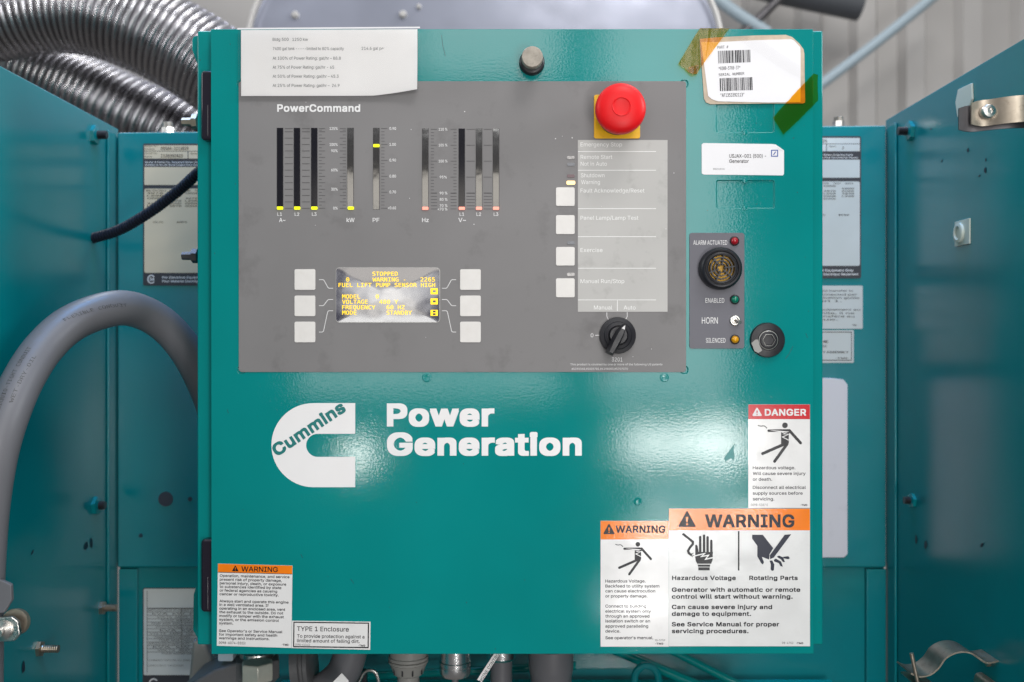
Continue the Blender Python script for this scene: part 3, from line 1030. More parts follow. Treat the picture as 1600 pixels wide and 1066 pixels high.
# small stickers on the right of the back panel
t = empty('notice_sticker', P(1300, 514, YB))
bm = BM(); prism(bm, rr(1225, 446.5, 1348, 514, 1.5), YB - .0004, YB - .0001); obj('sheet', bm, 'plate_white', t)
bm = BM()
for yy_, tt, w in ((456, 'The circuit should transfer to', 106), (462, 'equipment connected per', 112), (467, 'relevant application guide', 116), (472, 'code, Part 1.', 88),
                   (485.5, 'Circuit de equipement au', 117), (491, 'pas de l unite, il ne', 108), (496, 'pas etre transfere au', 108), (501, 'technique.', 82)):
    text(bm, tt, 1227, yy_, 3.2, w, YB - .0004 - E_, .004)
text(bm, '·TMI·', 1331, 509.5, 2.6, 8, YB - .0004 - E_, .02)
obj('lettering', bm, 'ink_black', t)
tag(t, 'pale notice with two blocks of small print, below the right rating plate', 'sticker')
t = empty('bordered_sticker', P(1290, 567, YB))
bm = BM(); prism(bm, rr(1236, 516, 1334, 567, 1.5), YB - .0004, YB - .0001); obj('sheet', bm, 'plate_white', t)
bm = BM()
yy = YB - .0004 - E_
for a in (rr(1239, 518.5, 1331, 519.6), rr(1239, 562.6, 1331, 563.7), rr(1239, 519.6, 1240, 562.6), rr(1330, 519.6, 1331, 562.6)): flat(bm, a, yy)
text(bm, 'TO THE', 1262, 536, 4.2, 32, yy, .02)
text(bm, 'ENCLOSURE', 1255, 543, 3.6, 37, yy, .0)
text(bm, 'COMPACTY ASSEMBLY', 1253, 552, 3.2, 73, yy, .02)
text(bm, '·TMI·', 1306, 561, 2.4, 20, yy, .02)
obj('lettering', bm, 'ink_black', t)
tag(t, 'small white sticker with a thin dark border, lowest on the right of the back panel', 'sticker')
bm = BM(); prism(bm, [(1230, 590), (1300, 591), (1318, 593), (1324.5, 601), (1324.5, 866), (1319, 871.5), (1230, 871.5)], YB - .0018, YB - .0001)
tag(obj('cover_plate', bm, 'white_plate', bevel=0.0006), 'tall blank scuffed white plate on the back panel right of the cabinet', 'plate')

# lower left data plate
t = empty('data_plate', P(270, 1080, YB))
yl = YB + 0.0078
bm = BM(); prism(bm, rr(223, 919, 345, 1084, 3), yl - .0009, yl); obj('plate', bm, 'plate_dark', t)
bm = BM(); flat(bm, rr(224.5, 920, 344, 1055, 2), yl - .0009 - E_); obj('field', bm, 'plate_white', t)
bm = BM(); yy = yl - .0009 - 2 * E_
for i in range(14):
    z = 951 + i * 5.2
    flat(bm, rr(230, z, 340, z + .7), yy)
    text(bm, ('APPLICATION STANDBY RATED', 'kVA  kW  PF', 'VOLTS  AMPS  HZ', 'PHASE WIRING DIAGRAM', 'TEMP RISE INSULATION')[i % 5], 231 + (i * 7) % 23, z + 4.2, 2.8, 84 - (i * 11) % 30, yy, .004)
for a in (rr(229.5, 923, 230.3, 1052), rr(230.3, 950, 340, 950.9)): flat(bm, a, yy)
flat(bm, rr(283, 951, 283.6, 1018), yy)
text(bm, 'COMMANDS PARTS NO. ALL. DANS', 231, 1033, 2.6, 66, yy); text(bm, 'LUBRICATED AT THE FACTORY', 231, 1041.5, 2.6, 56, yy)
obj('lettering', bm, 'ink_dark', t)
bm = BM()
ribbon(bm, [(240 + 6.4 * cos(radians(a)), 1068 + 7 * sin(radians(a))) for a in range(40, 330, 15)], 1.8, yl - .0009 - E_)
obj('round_mark', bm, 'ink_white', t)
tag(t, 'pale data plate full of fine lines at the lower left behind the cabinet', 'nameplate')

# ------------------------------------------------------------------ fittings under the cabinet
YF = 0.10
kf = s(YF)
zt_f = P(0, 1015, YF).z
def hang(name, px, prof, parent, mt, n=36, axis=(0, 0, -1), y=YF):
    bm = BM(); c = P(px, 1012, y)
    lathe(bm, c, [(r_ * s(y), h * s(y)) for r_, h in prof], axis, n)
    return obj(name, bm, mt, parent)

t = empty('hex_connector', P(402, 1062, YF))
bm = BM(); lathe(bm, P(402, 1018, .1), [(26 * kf, 0), (27 * kf, 6 * kf), (24 * kf, 9 * kf), (24 * kf, 14 * kf)], (0, 0, -1), 32); obj('collar', bm, 'steel', t)
bm = BM(); lathe(bm, P(402, 1028, .1), [(0, 0), (36 * kf, 0), (38 * kf, 3 * kf), (38 * kf, 27 * kf), (30 * kf, 36 * kf), (0, 36 * kf)], (0, 0, -1), 6); 
obj('body', bm, 'grey_cast', t, bevel=0.001)
bm = BM(); lathe(bm, P(402, 1034, .075), [(0, 0), (24 * kf, 0), (26 * kf, 3 * kf), (26 * kf, 25 * kf), (24 * kf, 28 * kf), (0, 28 * kf)], (0, 0, -1), 6)
obj('nut', bm, 'ivory_nut', t, bevel=0.001)
tag(t, 'hex cable connector with an ivory nut under the left end of the cabinet', 'connector')

t = empty('junction_box', P(325, 1080, .12))
bm = BM(); prism(bm, [(300, 1066), (335, 1046), (372, 1036), (378, 1100), (280, 1100), (282, 1075)], .085, .15); obj('body', bm, 'grey_cast', t, bevel=.003)
bm = BM(); prism(bm, rr(340, 1016, 364, 1034, 3), .09, .11); obj('clip', bm, 'pale_pipe', t, bevel=.001)
tag(t, 'dark grey junction body at the bottom left corner under the cabinet', 'junction box')
bm = BM()
prism(bm, [(300, 1000), (318, 1000), (330, 1030), (340, 1100), (290, 1100), (296, 1040)], .16, .2)
tag(obj('grey_cover', bm, 'grey_plastic', bevel=.004), 'grey cover standing between the data plate and the junction body', 'cover')

t = empty('elbow_fitting', P(500, 1062, YF))
bm = BM(); lathe(bm, P(462, 1045, .1), [(0, 0), (44 * kf, 0), (44 * kf, 12 * kf), (40 * kf, 14 * kf), (40 * kf, 18 * kf), (44 * kf, 20 * kf), (44 * kf, 26 * kf), (40 * kf, 28 * kf), (0, 28 * kf)], (1, 0, .12), 36)
obj('flange', bm, 'grey_cast', t)
bm = BM(); tube(bm, catmull([P(470, 1090, .1), P(505, 1078, .1), P(535, 1052, .1), P(548, 1016, .1), P(550, 985, .1)], 8), 26 * kf, 32)
obj('bend', bm, 'conduit', t)
tag(t, 'grey elbow fitting curving up into the cabinet under the small bordered sticker', 'conduit elbow')
bm = BM(); prism(bm, [(520, 1066), (534, 1052), (545, 1064), (540, 1085), (515, 1085)], .055, .0556)
tag(obj('paper_tag', bm, 'paper'), 'corner of a white paper tag in front of the grey elbow', 'tag')
t = empty('wire_clip', P(585, 1062, .12))
bm = BM(); tube(bm, catmull([P(560, 1068, .12), P(570, 1050, .12), P(584, 1049, .12), P(591, 1062, .12), P(592, 1085, .12)], 6), 0.0016, 10); obj('hook', bm, 'steel', t)
bm = BM(); prism(bm, rr(552, 1050, 572, 1085, 4), .125, .135); obj('pad', bm, 'black', t)
tag(t, 'thin bright wire hook between the elbow and the slotted grey connector', 'clip')

t = empty('cord_connector', P(638, 1062, YF))
hang('dome_nut', 638, [(29, 0), (29, 12), (31, 13), (31, 17), (28, 18), (31, 19), (31, 22), (28, 23), (29, 24), (26, 32), (23, 40), (20, 42), (0, 42)], t, 'grey_plastic')
hang('cord', 638, [(17, 40), (17, 110)], t, 'grey_plastic')
bm = BM()
for a in (-50, -14, 20, 56):
    p = P(638 + 25.6 * sin(radians(a)), 0, YF); r_ = 26.6 * kf
    c = P(638, 1042, YF)
    x = c.x + r_ * sin(radians(a)); y = YF - r_ * cos(radians(a))
    box(bm, x - .0006, x + .0006, y - .0004, y + .003, c.z - .004, c.z + .004)
obj('slots', bm, 'black', t)
tag(t, 'grey plastic cord connector with slots and a grey cord, under the cabinet', 'connector')

t = empty('knurled_connector', P(711, 1062, YF))
hang('barrel', 711, [(23, 0), (23, 20), (24.5, 21), (24.5, 27), (23, 28), (24.5, 29), (24.5, 38), (22, 43), (0, 43)], t, 'alu', 48)
hang('stem', 711, [(5, 42), (5, 110)], t, 'conduit', 20)
tag(t, 'bright knurled aluminium connector with a thin stem, under the cabinet', 'connector')

t = empty('conduit_pipe', P(783, 1062, YF + .03))
hang('collar', 783, [(23, 0), (23, 14), (20, 18), (0, 18)], t, 'alu', 40, y=YF + .03)
hang('pipe', 783, [(17, 10), (17, 110)], t, 'conduit', 32, y=YF + .03)
tag(t, 'dark grey conduit pipe with a bright collar, right of the knurled connector', 'conduit')
t = empty('filter_cylinder', P(861, 1062, YF + .02))
hang('body', 861, [(35, 0), (35, 30), (34, 36), (32, 44), (32, 110)], t, 'conduit', 44, y=YF + .02)
tag(t, 'fat smooth grey cylinder, rightmost of the fittings under the cabinet', 'cylinder')
t = empty('wire_tag', P(768, 1062, .04))
bm = BM(); pts = rot_px(rr(742, 1036, 806, 1044), 57, 768, 1046)
prism(bm, pts, .04, .0412); obj('strip', bm, 'paper', t)
bm = BM(); text(bm, 'ENGINE CONTROL', 738, 1043.5, 4.6, 60, .04 - E_, .004, rot=57, about=(768, 1046)); obj('lettering', bm, 'ink_black', t)
tag(t, 'narrow white wire marker slanting in front of the dark conduit pipe', 'wire marker')

# ------------------------------------------------------------------ control cabinet
CAB = empty('control_cabinet', (0, 0.1, P(0, 1020).z))
tag(CAB, 'teal control cabinet with a grey instrument panel and red emergency button', 'cabinet')
YE = 0.012          # front of the body behind the door
# body
bm = BM()
q = P(308, 48, YE); q2 = P(1286, 1008, YE)
box(bm, q.x, q2.x, YE, 0.20, q2.z, q.z)
obj('cabinet_body', bm, 'teal', CAB, bevel=0.0014, seg=3)
# rain tab at the top left
bm = BM(); prism(bm, [(309.5, 55), (302, 57), (300, 62), (300, 78), (309.5, 104)], .03, .034)
obj('lug', bm, 'teal', CAB, bevel=.0006)
bm = BM(); prism(bm, [(309.5, 905), (302, 930), (301, 985), (309.5, 1000)], .05, .06)
obj('lug', bm, 'teal', CAB, bevel=.001)
for py, mt in ((190.5, 'steel_brown'), (400, 'steel_dark')):
    c = P(309, py, .06)
    bm = BM(); lathe(bm, c, [(.0062, 0), (.0062, .0045), (.0035, .0047), (.0034, .013), (0, .0135)], (-1, 0, 0), 6)
    obj('side_bolt', bm, mt, CAB)
# door
bm = BM()
dp = [(330, 46), (1272, 46), (1272, 1017), (330, 1017)]
dp = [(329.5, 45.5), (1270.5, 45.5), (1271.5, 1022), (330.5, 1022.5)]
prism(bm, dp, 0.0, 0.0115)
door = obj('door', bm, 'teal', CAB)
cut = BM()
for a in (rr(1119.5, 120, 1209.5, 207, 3), rr(1119.8, 282, 1209.8, 325.3, 3)):
    prism(cut, a, -0.004, 0.0013, ref=0)
for cx, cy in ((1069, 131), (1069, 578), (377, 578), (377, 131)):
    prism(cut, rr(cx - 6, cy - 6, cx + 6, cy + 6, 5), -0.004, 0.001, ref=0)
cme = bpy.data.meshes.new('cutter'); bmesh.ops.recalc_face_normals(cut, faces=cut.faces); cut.to_mesh(cme); cut.free()
cuto = bpy.data.objects.new('cutter', cme); COL.objects.link(cuto)
md = door.modifiers.new('pockets', 'BOOLEAN'); md.operation = 'DIFFERENCE'; md.object = cuto; md.solver = 'EXACT'
bpy.context.view_layer.update()
dg = bpy.context.evaluated_depsgraph_get()
nm = bpy.data.meshes.new_from_object(door.evaluated_get(dg))
door.modifiers.clear()
old = door.data; door.data = nm; nm.name = 'door'
bpy.data.meshes.remove(old); bpy.data.objects.remove(cuto); bpy.data.meshes.remove(cme)
nm.materials.clear(); nm.materials.append(M['teal'])
b = door.modifiers.new('edge', 'BEVEL'); b.width = 0.0011; b.segments = 3; b.limit_method = 'ANGLE'; b.angle_limit = radians(40); b.harden_normals = True
# turned lip strip along the top
for cx, cy, r_ in ((667, 590, 7.5), (1038, 590, 7), (996.5, 783.5, 6.5)):
    bm = BM(); lathe(bm, P(cx, cy, 0), [(r_ * K, -.0002), (r_ * K, .00025), (r_ * K * .8, .00055), (r_ * K * .5, .00035), (0, .0003)], n=28)
    obj('weld_dimple', bm, 'teal', door)
bm = BM(); flat(bm, [(1149, 692), (1146, 703), (1148, 713), (1147, 720), (1142, 716), (1138, 719), (1133, 722), (1132, 715), (1138, 706), (1143, 699)], -.00006)
obj('bare_chip', bm, 'teal_dull', door)
for pl in ([(1227, 561), (1233, 553), (1239, 541)], [(690, 55), (691.5, 70), (696, 88)], [(1259, 521), (1262, 528)], [(548, 905), (553, 912)], [(470, 866), (473, 872)], [(355, 640), (357, 646)]):
    bm = BM(); ribbon(bm, pl, 0.55, -.00006); obj('scratch', bm, 'scuff', door)
# knockout nibs
for cx, cy in ((1164, 207), (1164, 282), (1164, 325)):
    bm = BM(); lathe(bm, P(cx, cy, 0), [(4 * K, -.0009), (4 * K, .0001), (2.5 * K, .0004), (0, .0004)], n=16)
    obj('knockout_nib', bm, 'teal', door)
# hinges
for y0_, y1_ in ((110, 219), (843, 957)):
    bm = BM(); prism(bm, rr(313.5, y0_, 336, y1_, 6), 0.0035, YE + .004)
    h_ = obj('hinge', bm, 'black_gloss', CAB, bevel=0.0022, seg=4)
    bm = BM(); tube(bm, [P(324.5, (y0_ + y1_) / 2 + 1, .0055), P(324.5, y1_ - 6, .0055)], 0.0022, 16)
    obj('pin', bm, 'black_gloss', h_)
    if y0_ < 200:
        pass

# brand lettering on the door
bm = BM()
text(bm, 'Power', 604, 667, 37, 169, -E_, 0.040)
text(bm, 'Generation', 604, 712.6, 37, 305.5, -E_, 0.040)
obj('brand_lettering', bm, 'white_print', door)
bm = BM()
o_ = [(555, 630), (555, 678), (496.4, 678)]
o_ += [(496.4 + 18 * cos(radians(a)), 696 - 18 * sin(radians(a))) for a in range(100, 270, 10)]
o_ += [(496.4, 714), (555, 714), (555, 761.4), (489.8, 761.4)]
o_ += [(489.8 + 65.7 * cos(radians(a)), 695.7 - 65.7 * sin(radians(a))) for a in range(264, 94, -6)]
o_ += [(489.8, 630)]
flat(bm, o_, -E_)
em = obj('emblem', bm, 'white_print', door)
bm = BM()
text(bm, 'Cummins', 433, 714.5, 20, 131, -2.2 * E_, 0.036, rot=33.6)
obj('emblem_lettering', bm, 'teal_flat', door)

# ---------------- grey instrument panel
YP = -0.0006
bm = BM()
prism(bm, rr(373, 127, 1072, 581.5, 5), YP, 0.0001)
PAN = obj('control_panel', bm, 'grey_panel', CAB, bevel=0.00015)
yy = YP - E_
bm = BM()
text(bm, 'PowerCommand', 433, 175, 12, 130, yy, 0.030)
obj('panel_name', bm, 'ink_white', PAN)
bm = BM()
tops = dict(a=(200, 327.5))
majA = (201, 206, 216, 226, 236, 246, 256, 266, 275.7, 285.6, 295.8, 305.6, 315.6, 325.6)
for t_, x, z in (('125%', 515, 203.2), ('100%', 515, 228.2), ('90%', 517.5, 238), ('60%', 517.5, 268), ('30%', 517.5, 298), ('0%', 520.5, 327.6)):
    text(bm, t_, x, z, 4.4, 527.5 - x, yy, 0.012)
obj('scale_numbers', bm, 'ink_white', PAN); bm = BM()
for t_, z in (('0.90', 203.2), ('1.00', 228), ('0.90', 252.6), ('0.80', 277.6), ('0.70', 302.4), ('<0.60', 327.2)):
    x = 606 if t_[0] == '<' else 608.5
    text(bm, t_, x, z, 4.4, 618.8 - x, yy, 0.012)
obj('scale_numbers', bm, 'ink_white', PAN); bm = BM()
for t_, z in (('110 %', 204.3), ('105 %', 229), ('100 %', 254), ('95%', 279), ('90 %', 304), ('80 %', 313.8), ('70 %', 323.4), ('<70 %', 329)):
    x = {5: 685.5, 4: 687, 3: 687}[len(t_)]
    if t_[0] == '<': x = 684
    text(bm, t_, x, z, 4.2, (699 if len(t_) > 3 else 698) - x, yy, 0.010)
obj('scale_numbers', bm, 'ink_white', PAN)
for t_, c in (('L1', 437), ('L2', 464), ('L3', 491), ('L1', 721.7), ('L2', 748), ('L3', 775)):
    bm = BM(); text(bm, t_, 0, 337.4, 5.2, 7.2, yy, 0.008, centre=c); obj('gauge_letter', bm, 'ink_white', PAN)
for t_, c, w in (('A~', 441, 10), ('kW', 547.8, 12.5), ('PF', 587.5, 10.5), ('Hz', 664.7, 10.5), ('V~', 722.2, 12)):
    bm = BM(); text(bm, t_, 0, 347.2, 6.6, w, yy, 0.010, centre=c); obj('gauge_letter', bm, 'ink_white', PAN)
bm = BM()
text(bm, '0', 923, 527, 6, 4.2, yy); flat(bm, rr(930.2, 523.6, 936.5, 524.6), yy)
text(bm, '3201', 956, 565, 6.2, 16.5, yy)
text(bm, 'This product is covered by one or more of the following US patents', 891, 571, 3.1, 144, yy)
text(bm, '#5390068,#5005781,#6198003,#5707070', 893, 578, 3.1, 88, yy)
obj('panel_lettering', bm, 'ink_white', PAN)
bm = BM()
for pl in ([(498.4, 437.2), (504.5, 437.2), (506.3, 438.2), (512.4, 449.4), (514.2, 450.6), (520.5, 450.6)], [(498.4, 477.8), (504.5, 477.8), (506, 477), (511.8, 469.3), (513.5, 468.2), (520.5, 468.2)],
           [(498.4, 519), (503.5, 519), (505.5, 517.5), (512, 487.3), (513.8, 485.7), (520.5, 485.7)]):
    bm = BM(); ribbon(bm, pl, 0.95, yy); obj('guide_line', bm, 'ink_white', PAN)
    bm = BM(); ribbon(bm, [(690.6 + (520.5 - x), z) for x, z in pl], 0.95, yy); obj('guide_line', bm, 'ink_white', PAN)
bm = BM(); ribbon(bm, [(948.2, 488.2), (948.2, 494.6), (950.6, 499.5)], 0.9, yy); obj('guide_line', bm, 'ink_white', PAN); bm = BM()
ribbon(bm, [(980, 488.2), (980, 494.6), (977.6, 499.5)], 0.9, yy)
obj('guide_line', bm, 'ink_white', PAN)
# scales
bm = BM()
W_ = 0.8
def tick(x0, x1, z, w=W_): flat(bm, rr(x0, z - w / 2, x1, z + w / 2), yy)
for z in majA:
    tick(444.8, 457.5, z); tick(471.8, 484, z); tick(498.2, 508, z); tick(531, 540.6, z)
for a, b_ in zip(majA, majA[1:]):
    tick(498.2, 502.8, (a + b_) / 2, .7); tick(535.5, 540.6, (a + b_) / 2, .7)
obj('scale_ticks', bm, 'ink_dark', PAN); bm = BM()
for i in range(26):
    z = 201 + i * 4.98
    tick(595.6, 605.5 if i % 5 == 0 else 600.8, z, W_ if i % 5 == 0 else .7)
obj('scale_ticks', bm, 'ink_dark', PAN); bm = BM()
for i in range(21):
    z = 202.2 + i * 4.98
    mj = i % 5 == 0
    tick(673.2, 683 if mj else 678, z); tick(704 if mj else 708.5, 713.5, z)
    if mj: tick(728.8, 742, z); tick(755.8, 768.5, z)
for z in (302, 307, 311.8, 316.5, 321.6, 326.6):
    tick(673.2, 683, z); tick(704, 713.5, z); tick(728.8, 742, z); tick(755.8, 768.5, z)
obj('scale_ticks', bm, 'ink_dark', PAN)
# worn smudges
# bar windows
bars = [(437.5, 0), (464, 0), (491, 0), (547.7, 1), (588, 1), (664.6, 1), (721.5, 0), (748.5, 1), (775, 1)]
for cx, kind in bars:
    z0, z1 = (199.8, 328) if cx < 600 else (200.8, 328.5)
    bm = BM()
    flat(bm, rr(cx - 5.3, z0, cx + 5.3, z1), YP - .00004, 1)
    if kind:
        # slightly bowed smoked window
        n = 12
        for i in range(n):
            a0, a1 = i / n, (i + 1) / n
            f0 = lambda u: YP - .00005 - .0006 * sin(pi * u) - 0.00004
            q = []
            for u, dx in ((a0, -4.6), (a0, 4.6), (a1, 4.6), (a1, -4.6)):
                p = P(cx + dx, z0 + .6 + (z1 - z0 - 1.2) * u, 0); q.append(bm.verts.new((p.x, f0(u), p.z)))
            bm.faces.new(q).material_index = 0
        bmesh.ops.remove_doubles(bm, verts=bm.verts, dist=1e-6)
    else:
        flat(bm, rr(cx - 4.6, z0 + .4, cx + 4.6, z1 - .4), YP - .0001, 0)
    obj('bar_window', bm, ['glass_mirror' if kind else 'glass_dark', 'ink_dark'], PAN)
for cx, z, mt in ((437.3, 325.2, 'lit_yellow'), (464.2, 325.2, 'lit_yellow'), (491, 325.2, 'lit_yellow'), (548, 325.2, 'lit_yellow'), (588, 227.6, 'lit_yellow'),
                  (664.5, 325.6, 'lit_red'), (721.6, 325.6, 'lit_red'), (748.4, 325.6, 'lit_red'), (775, 325.6, 'lit_red')):
    bm = BM(); prism(bm, rr(cx - 4.7, z - 2.3, cx + 4.7, z + 2.3, 1), YP - .0010, YP - .0002)
    obj('lit_segment', bm, mt, PAN)
# keys
def key(x0, y0_, x1, y1_):
    bm = BM(); prism(bm, rr(x0, y0_, x1, y1_, 2.5), YP - .0005, YP)
    obj('membrane_key', bm, 'white_key', PAN, bevel=0.0003)
for x0, x1 in ((460, 492.6), (718.8, 751.2)):
    for y0_, y1_ in ((420.8, 453.2), (462, 494.3), (502.8, 535.2)): key(x0, y0_, x1, y1_)
for y0_, y1_ in ((292.8, 322), (336.3, 366), (386, 415.2), (435, 464.8)): key(868.7, y0_, 898, y1_)
# indicator slots
for y0_, y1_, mt in ((244.2, 249, 'led_white'), (254.5, 259.5, 'led_clear'), (272.5, 277.6, 'led_reddish'), (282.6, 288.6, 'lit_amber'), (377, 382.2, 'led_clear'), (426.4, 431.6, 'led_white')):
    x0, x1 = (885.2, 898.8) if mt == 'lit_amber' else (886, 898)
    bm = BM(); prism(bm, rr(x0, y0_, x1, y1_, 2), YP - .0004, YP); 
    obj('indicator_lamp', bm, mt, PAN, bevel=.00015)
# display
bm = BM()
n = 10
x0, x1, z0, z1 = 525.5, 686.8, 418.8, 503.6
prism(bm, rr(x0 - .8, z0 - .8, x1 + .8, z1 + .8, 6), YP - .0002, YP, 1)
SAG = .0006
ob = rr(x0, z0, x1, z1, 5.5)
cxd, czd = (x0 + x1) / 2, (z0 + z1) / 2
prev = None
for q in (1.0, .9, .75, .6, .45, .3, .15):
    ringv = []
    for px, pz in ob:
        p = P(cxd + (px - cxd) * q, czd + (pz - czd) * q, 0)
        ringv.append(bm.verts.new((p.x, YP - .0003 - SAG * (1 - q * q), p.z)))
    if prev:
        for k in range(len(ringv)):
            bm.faces.new((prev[k], prev[(k + 1) % len(ringv)], ringv[(k + 1) % len(ringv)], ringv[k]))
    prev = ringv
bm.faces.new(prev)
obj('display_screen', bm, ['lcd', 'legend'], PAN)
bm = BM()
yd = YP - .0003 - SAG - E_ / 2
def dt(t_, x, zb_, w): text(bm, t_, x, zb_, 6.3, w, yd, 0.006, 'mono')
dt('STOPPED', 582, 431, 39.5); dt('0', 540.8, 440, 5); dt('WARNING -', 582, 440, 51.5); dt('2265', 657, 440, 22.6)
dt('FUEL LIFT PUMP SENSOR HIGH', 529, 448.6, 151)
dt('MODEL', 534.6, 466.6, 28.5); dt('0', 587, 466.6, 5); dt('VOLTAGE', 534.6, 474.8, 40); dt('480 Y', 592.5, 474.8, 29.5)
dt('FREQUENCY', 534.6, 483.4, 52); dt('60 HZ', 604, 483.4, 28.5); dt('MODE', 534.6, 491.8, 22.6); dt('STANDBY', 604, 491.8, 39.5)
def icon(z0_, z1_):
    for a in (rr(672.8, z0_, 684, z0_ + 3), rr(672.8, z1_ - 3, 684, z1_), rr(672.8, z0_ + 3, 676, z1_ - 3), rr(681, z0_ + 3, 684, z1_ - 3)): flat(bm, a, yd)
icon(450.5, 460); icon(466.4, 475.8)
flat(bm, rr(672.8, 484.4, 676.2, 493.6), yd); flat(bm, rr(680.8, 484.4, 684, 493.6), yd); flat(bm, rr(676.2, 488.3, 680.8, 489.6), yd); flat(bm, rr(676.2, 484.4, 680.8, 485.4), yd); flat(bm, rr(676.2, 492.6, 680.8, 493.6), yd)
obj('display_writing', bm, 'lit_text', PAN)
# legend label
bm = BM(); prism(bm, rr(903, 219, 1043, 487.3), YP - .0002, YP)
obj('legend_label', bm, 'legend', PAN)
bm = BM(); yl_ = YP - .0002 - E_
for t_, x, z, w in (('Emergency Stop', 907, 229, 65), ('Remote Start', 907.2, 248.5, 49.5), ('Not in Auto', 907.2, 259.2, 41), ('Shutdown', 907.5, 277.2, 37), ('Warning', 908, 287.8, 29.5),
                    ('Fault Acknowledge/Reset', 907, 301, 100), ('Panel Lamp/Lamp Test', 907, 343.6, 90.5), ('Exercise', 907, 394, 34.5), ('Manual Run/Stop', 907, 442.6, 68.5), ('Manual', 928, 483.8, 28.8), ('Auto', 974.5, 483.8, 18.6)):
    text(bm, t_, x, z, 6.2, w, yl_, 0.004)
for z in (237, 266.2, 326.2, 370, 419.3, 468.8): flat(bm, rr(903.2, z - .55, 1025, z + .55), yl_)
flat(bm, rr(964.1, 469.4, 965.2, 486), yl_)
obj('legend_lettering', bm, 'ink_pale', PAN)
# paint flecks
bm = BM()
for x, z in ((726, 174.5), (868, 216.8), (894, 215.5), (1053, 270.5), (1040.5, 357.8), (878.5, 213), (740.6, 350.6), (665.3, 527.3), (940, 323), (1018, 545.5), (989, 557.5), (642.4, 202.5), (478, 159.8), (492.6, 352), (640, 310)):
    flat(bm, circ(x, z, random.uniform(.5, 1.0), 7), YP - .0004)
obj('paint_flecks', bm, 'ink_white', PAN)

# ---------------- emergency stop
ES = empty('emergency_stop', P(964, 182, 0)); ES.parent = CAB; ES.location = P(964, 182, 0) - world_loc(CAB)
bm = BM(); prism(bm, rr(928.2, 148, 1000.2, 216.6, 3.5), YP - .0012, YP)
obj('base_plate', bm, 'yellow', ES, bevel=0.0003)
bm = BM(); c = P(964, 182, 0)
lathe(bm, c, [(.0150, .0018), (.0152, .010), (.0140, .0105), (.0125, .018), (.0155, .0225)], n=48)
obj('collar', bm, 'black', ES)
bm = BM()
R = .0191
lathe(bm, c, [(.0150, .021), (R * .97, .0215), (R, .0235), (R, .0265), (R * .985, .0285), (R * .93, .0305), (R * .80, .0322), (R * .55, .0336), (R * .385, .0339),
              (R * .37, .0343), (R * .35, .0344), (R * .33, .0340), (R * .30, .0338), (0, .0338)], n=72)
obj('mushroom_head', bm, 'red', ES)

# ---------------- selector switch
SW = empty('selector_switch', P(964.9, 524.3, 0)); SW.parent = CAB; SW.location = P(964.9, 524.3, 0) - world_loc(CAB)
c = P(964.6, 524.4, 0)
bm = BM()
k = K
lathe(bm, c, [(28.2 * k, .0005), (28.4 * k, .003), (27.6 * k, .0042), (22 * k, .0050), (20.5 * k, .0060), (15.5 * k, .0068), (15 * k, .0060), (14 * k, .0058), (0, .0058)], n=64)
obj('bezel', bm, 'black', SW)
bm = BM(); lathe(bm, c, [(14 * k, .005), (14 * k, .009), (13 * k, .0098), (0, .0098)], n=48); obj('hub', bm, 'black', SW)
bm = BM()
ang = -60
def hp(u, v_): # along handle, across
    a = radians(63)
    return (964.6 + u * cos(a) - v_ * sin(a) * -1 * -1, 524.4 - u * sin(a) - v_ * cos(a))
def quadr(us):
    return us
outline = [(-33, -6.5), (-33, 6.5), (-12, 8.2), (4, 7.6), (16, 3.6), (20, 0.8), (20, -.8), (16, -3.6), (4, -7.6), (-12, -8.2)]
top = [(-30, -3), (-30, 3), (-12, 4), (4, 4), (14, 2), (18, .5), (18, -.5), (14, -2), (4, -4), (-12, -4)]
a = radians(63)
def W2(u, v_, h):
    # u along the pointer (up right), v across
    dx = u * cos(a) + v_ * sin(a); dz = u * sin(a) - v_ * cos(a)
    return c + Vector((dx * k, -h, dz * k))
vb = [bm.verts.new(W2(u, v_, .0090)) for u, v_ in outline]
vt = [bm.verts.new(W2(u, v_, .0195)) for u, v_ in top]
bm.faces.new(vt); bm.faces.new(list(reversed(vb)))
for i in range(len(vb)): bm.faces.new((vb[i], vb[(i + 1) % len(vb)], vt[(i + 1) % len(vt)], vt[i]))
obj('handle', bm, 'black', SW, bevel=.0008, seg=2)
bm = BM()
vs = [bm.verts.new(W2(u, v_, .0198)) for u, v_ in ((17.5, 0), (11, -2.6), (11, 2.6))]
bm.faces.new(vs); obj('pointer_mark', bm, 'ink_white', SW)

# ---------------- alarm panel
bm = BM(); prism(bm, rr(1077.3, 364, 1163.2, 544.8, 4), -.0008, 0.0001)
AL = obj('alarm_panel', bm, 'alarm_grey', CAB, bevel=.0002)
bm = BM(); yy = -.0008 - E_
text(bm, 'ALARM ACTUATED', 1083.3, 382.6, 7.0, 53, yy, .004); text(bm, 'ENABLED', 1102.2, 473.2, 7.2, 29.6, yy, .004)
text(bm, 'HORN', 1096.6, 505.8, 9.8, 25, yy, .004); text(bm, 'SILENCED', 1103, 535.6, 7.2, 30.5, yy, .004)
obj('lettering', bm, 'ink_white', AL)
for cx, cy, mt in ((1147.3, 377, 'lens_red'), (1147.8, 468.3, 'lens_green'), (1148, 530.6, 'lens_yellow')):
    bm = BM(); lathe(bm, P(cx, cy, -.0008), [(7.4 * k, 0), (7.4 * k, .0012), (6.2 * k, .0016), (6.0 * k, .0012)], n=28, mi=1)
    lathe(bm, P(cx, cy, -.0008), [(6.0 * k, .0010), (5.6 * k, .0024), (4.2 * k, .0036), (2.2 * k, .0042), (0, .0044)], n=28, mi=0)
    obj('indicator_lamp', bm, [mt, 'black'], AL)
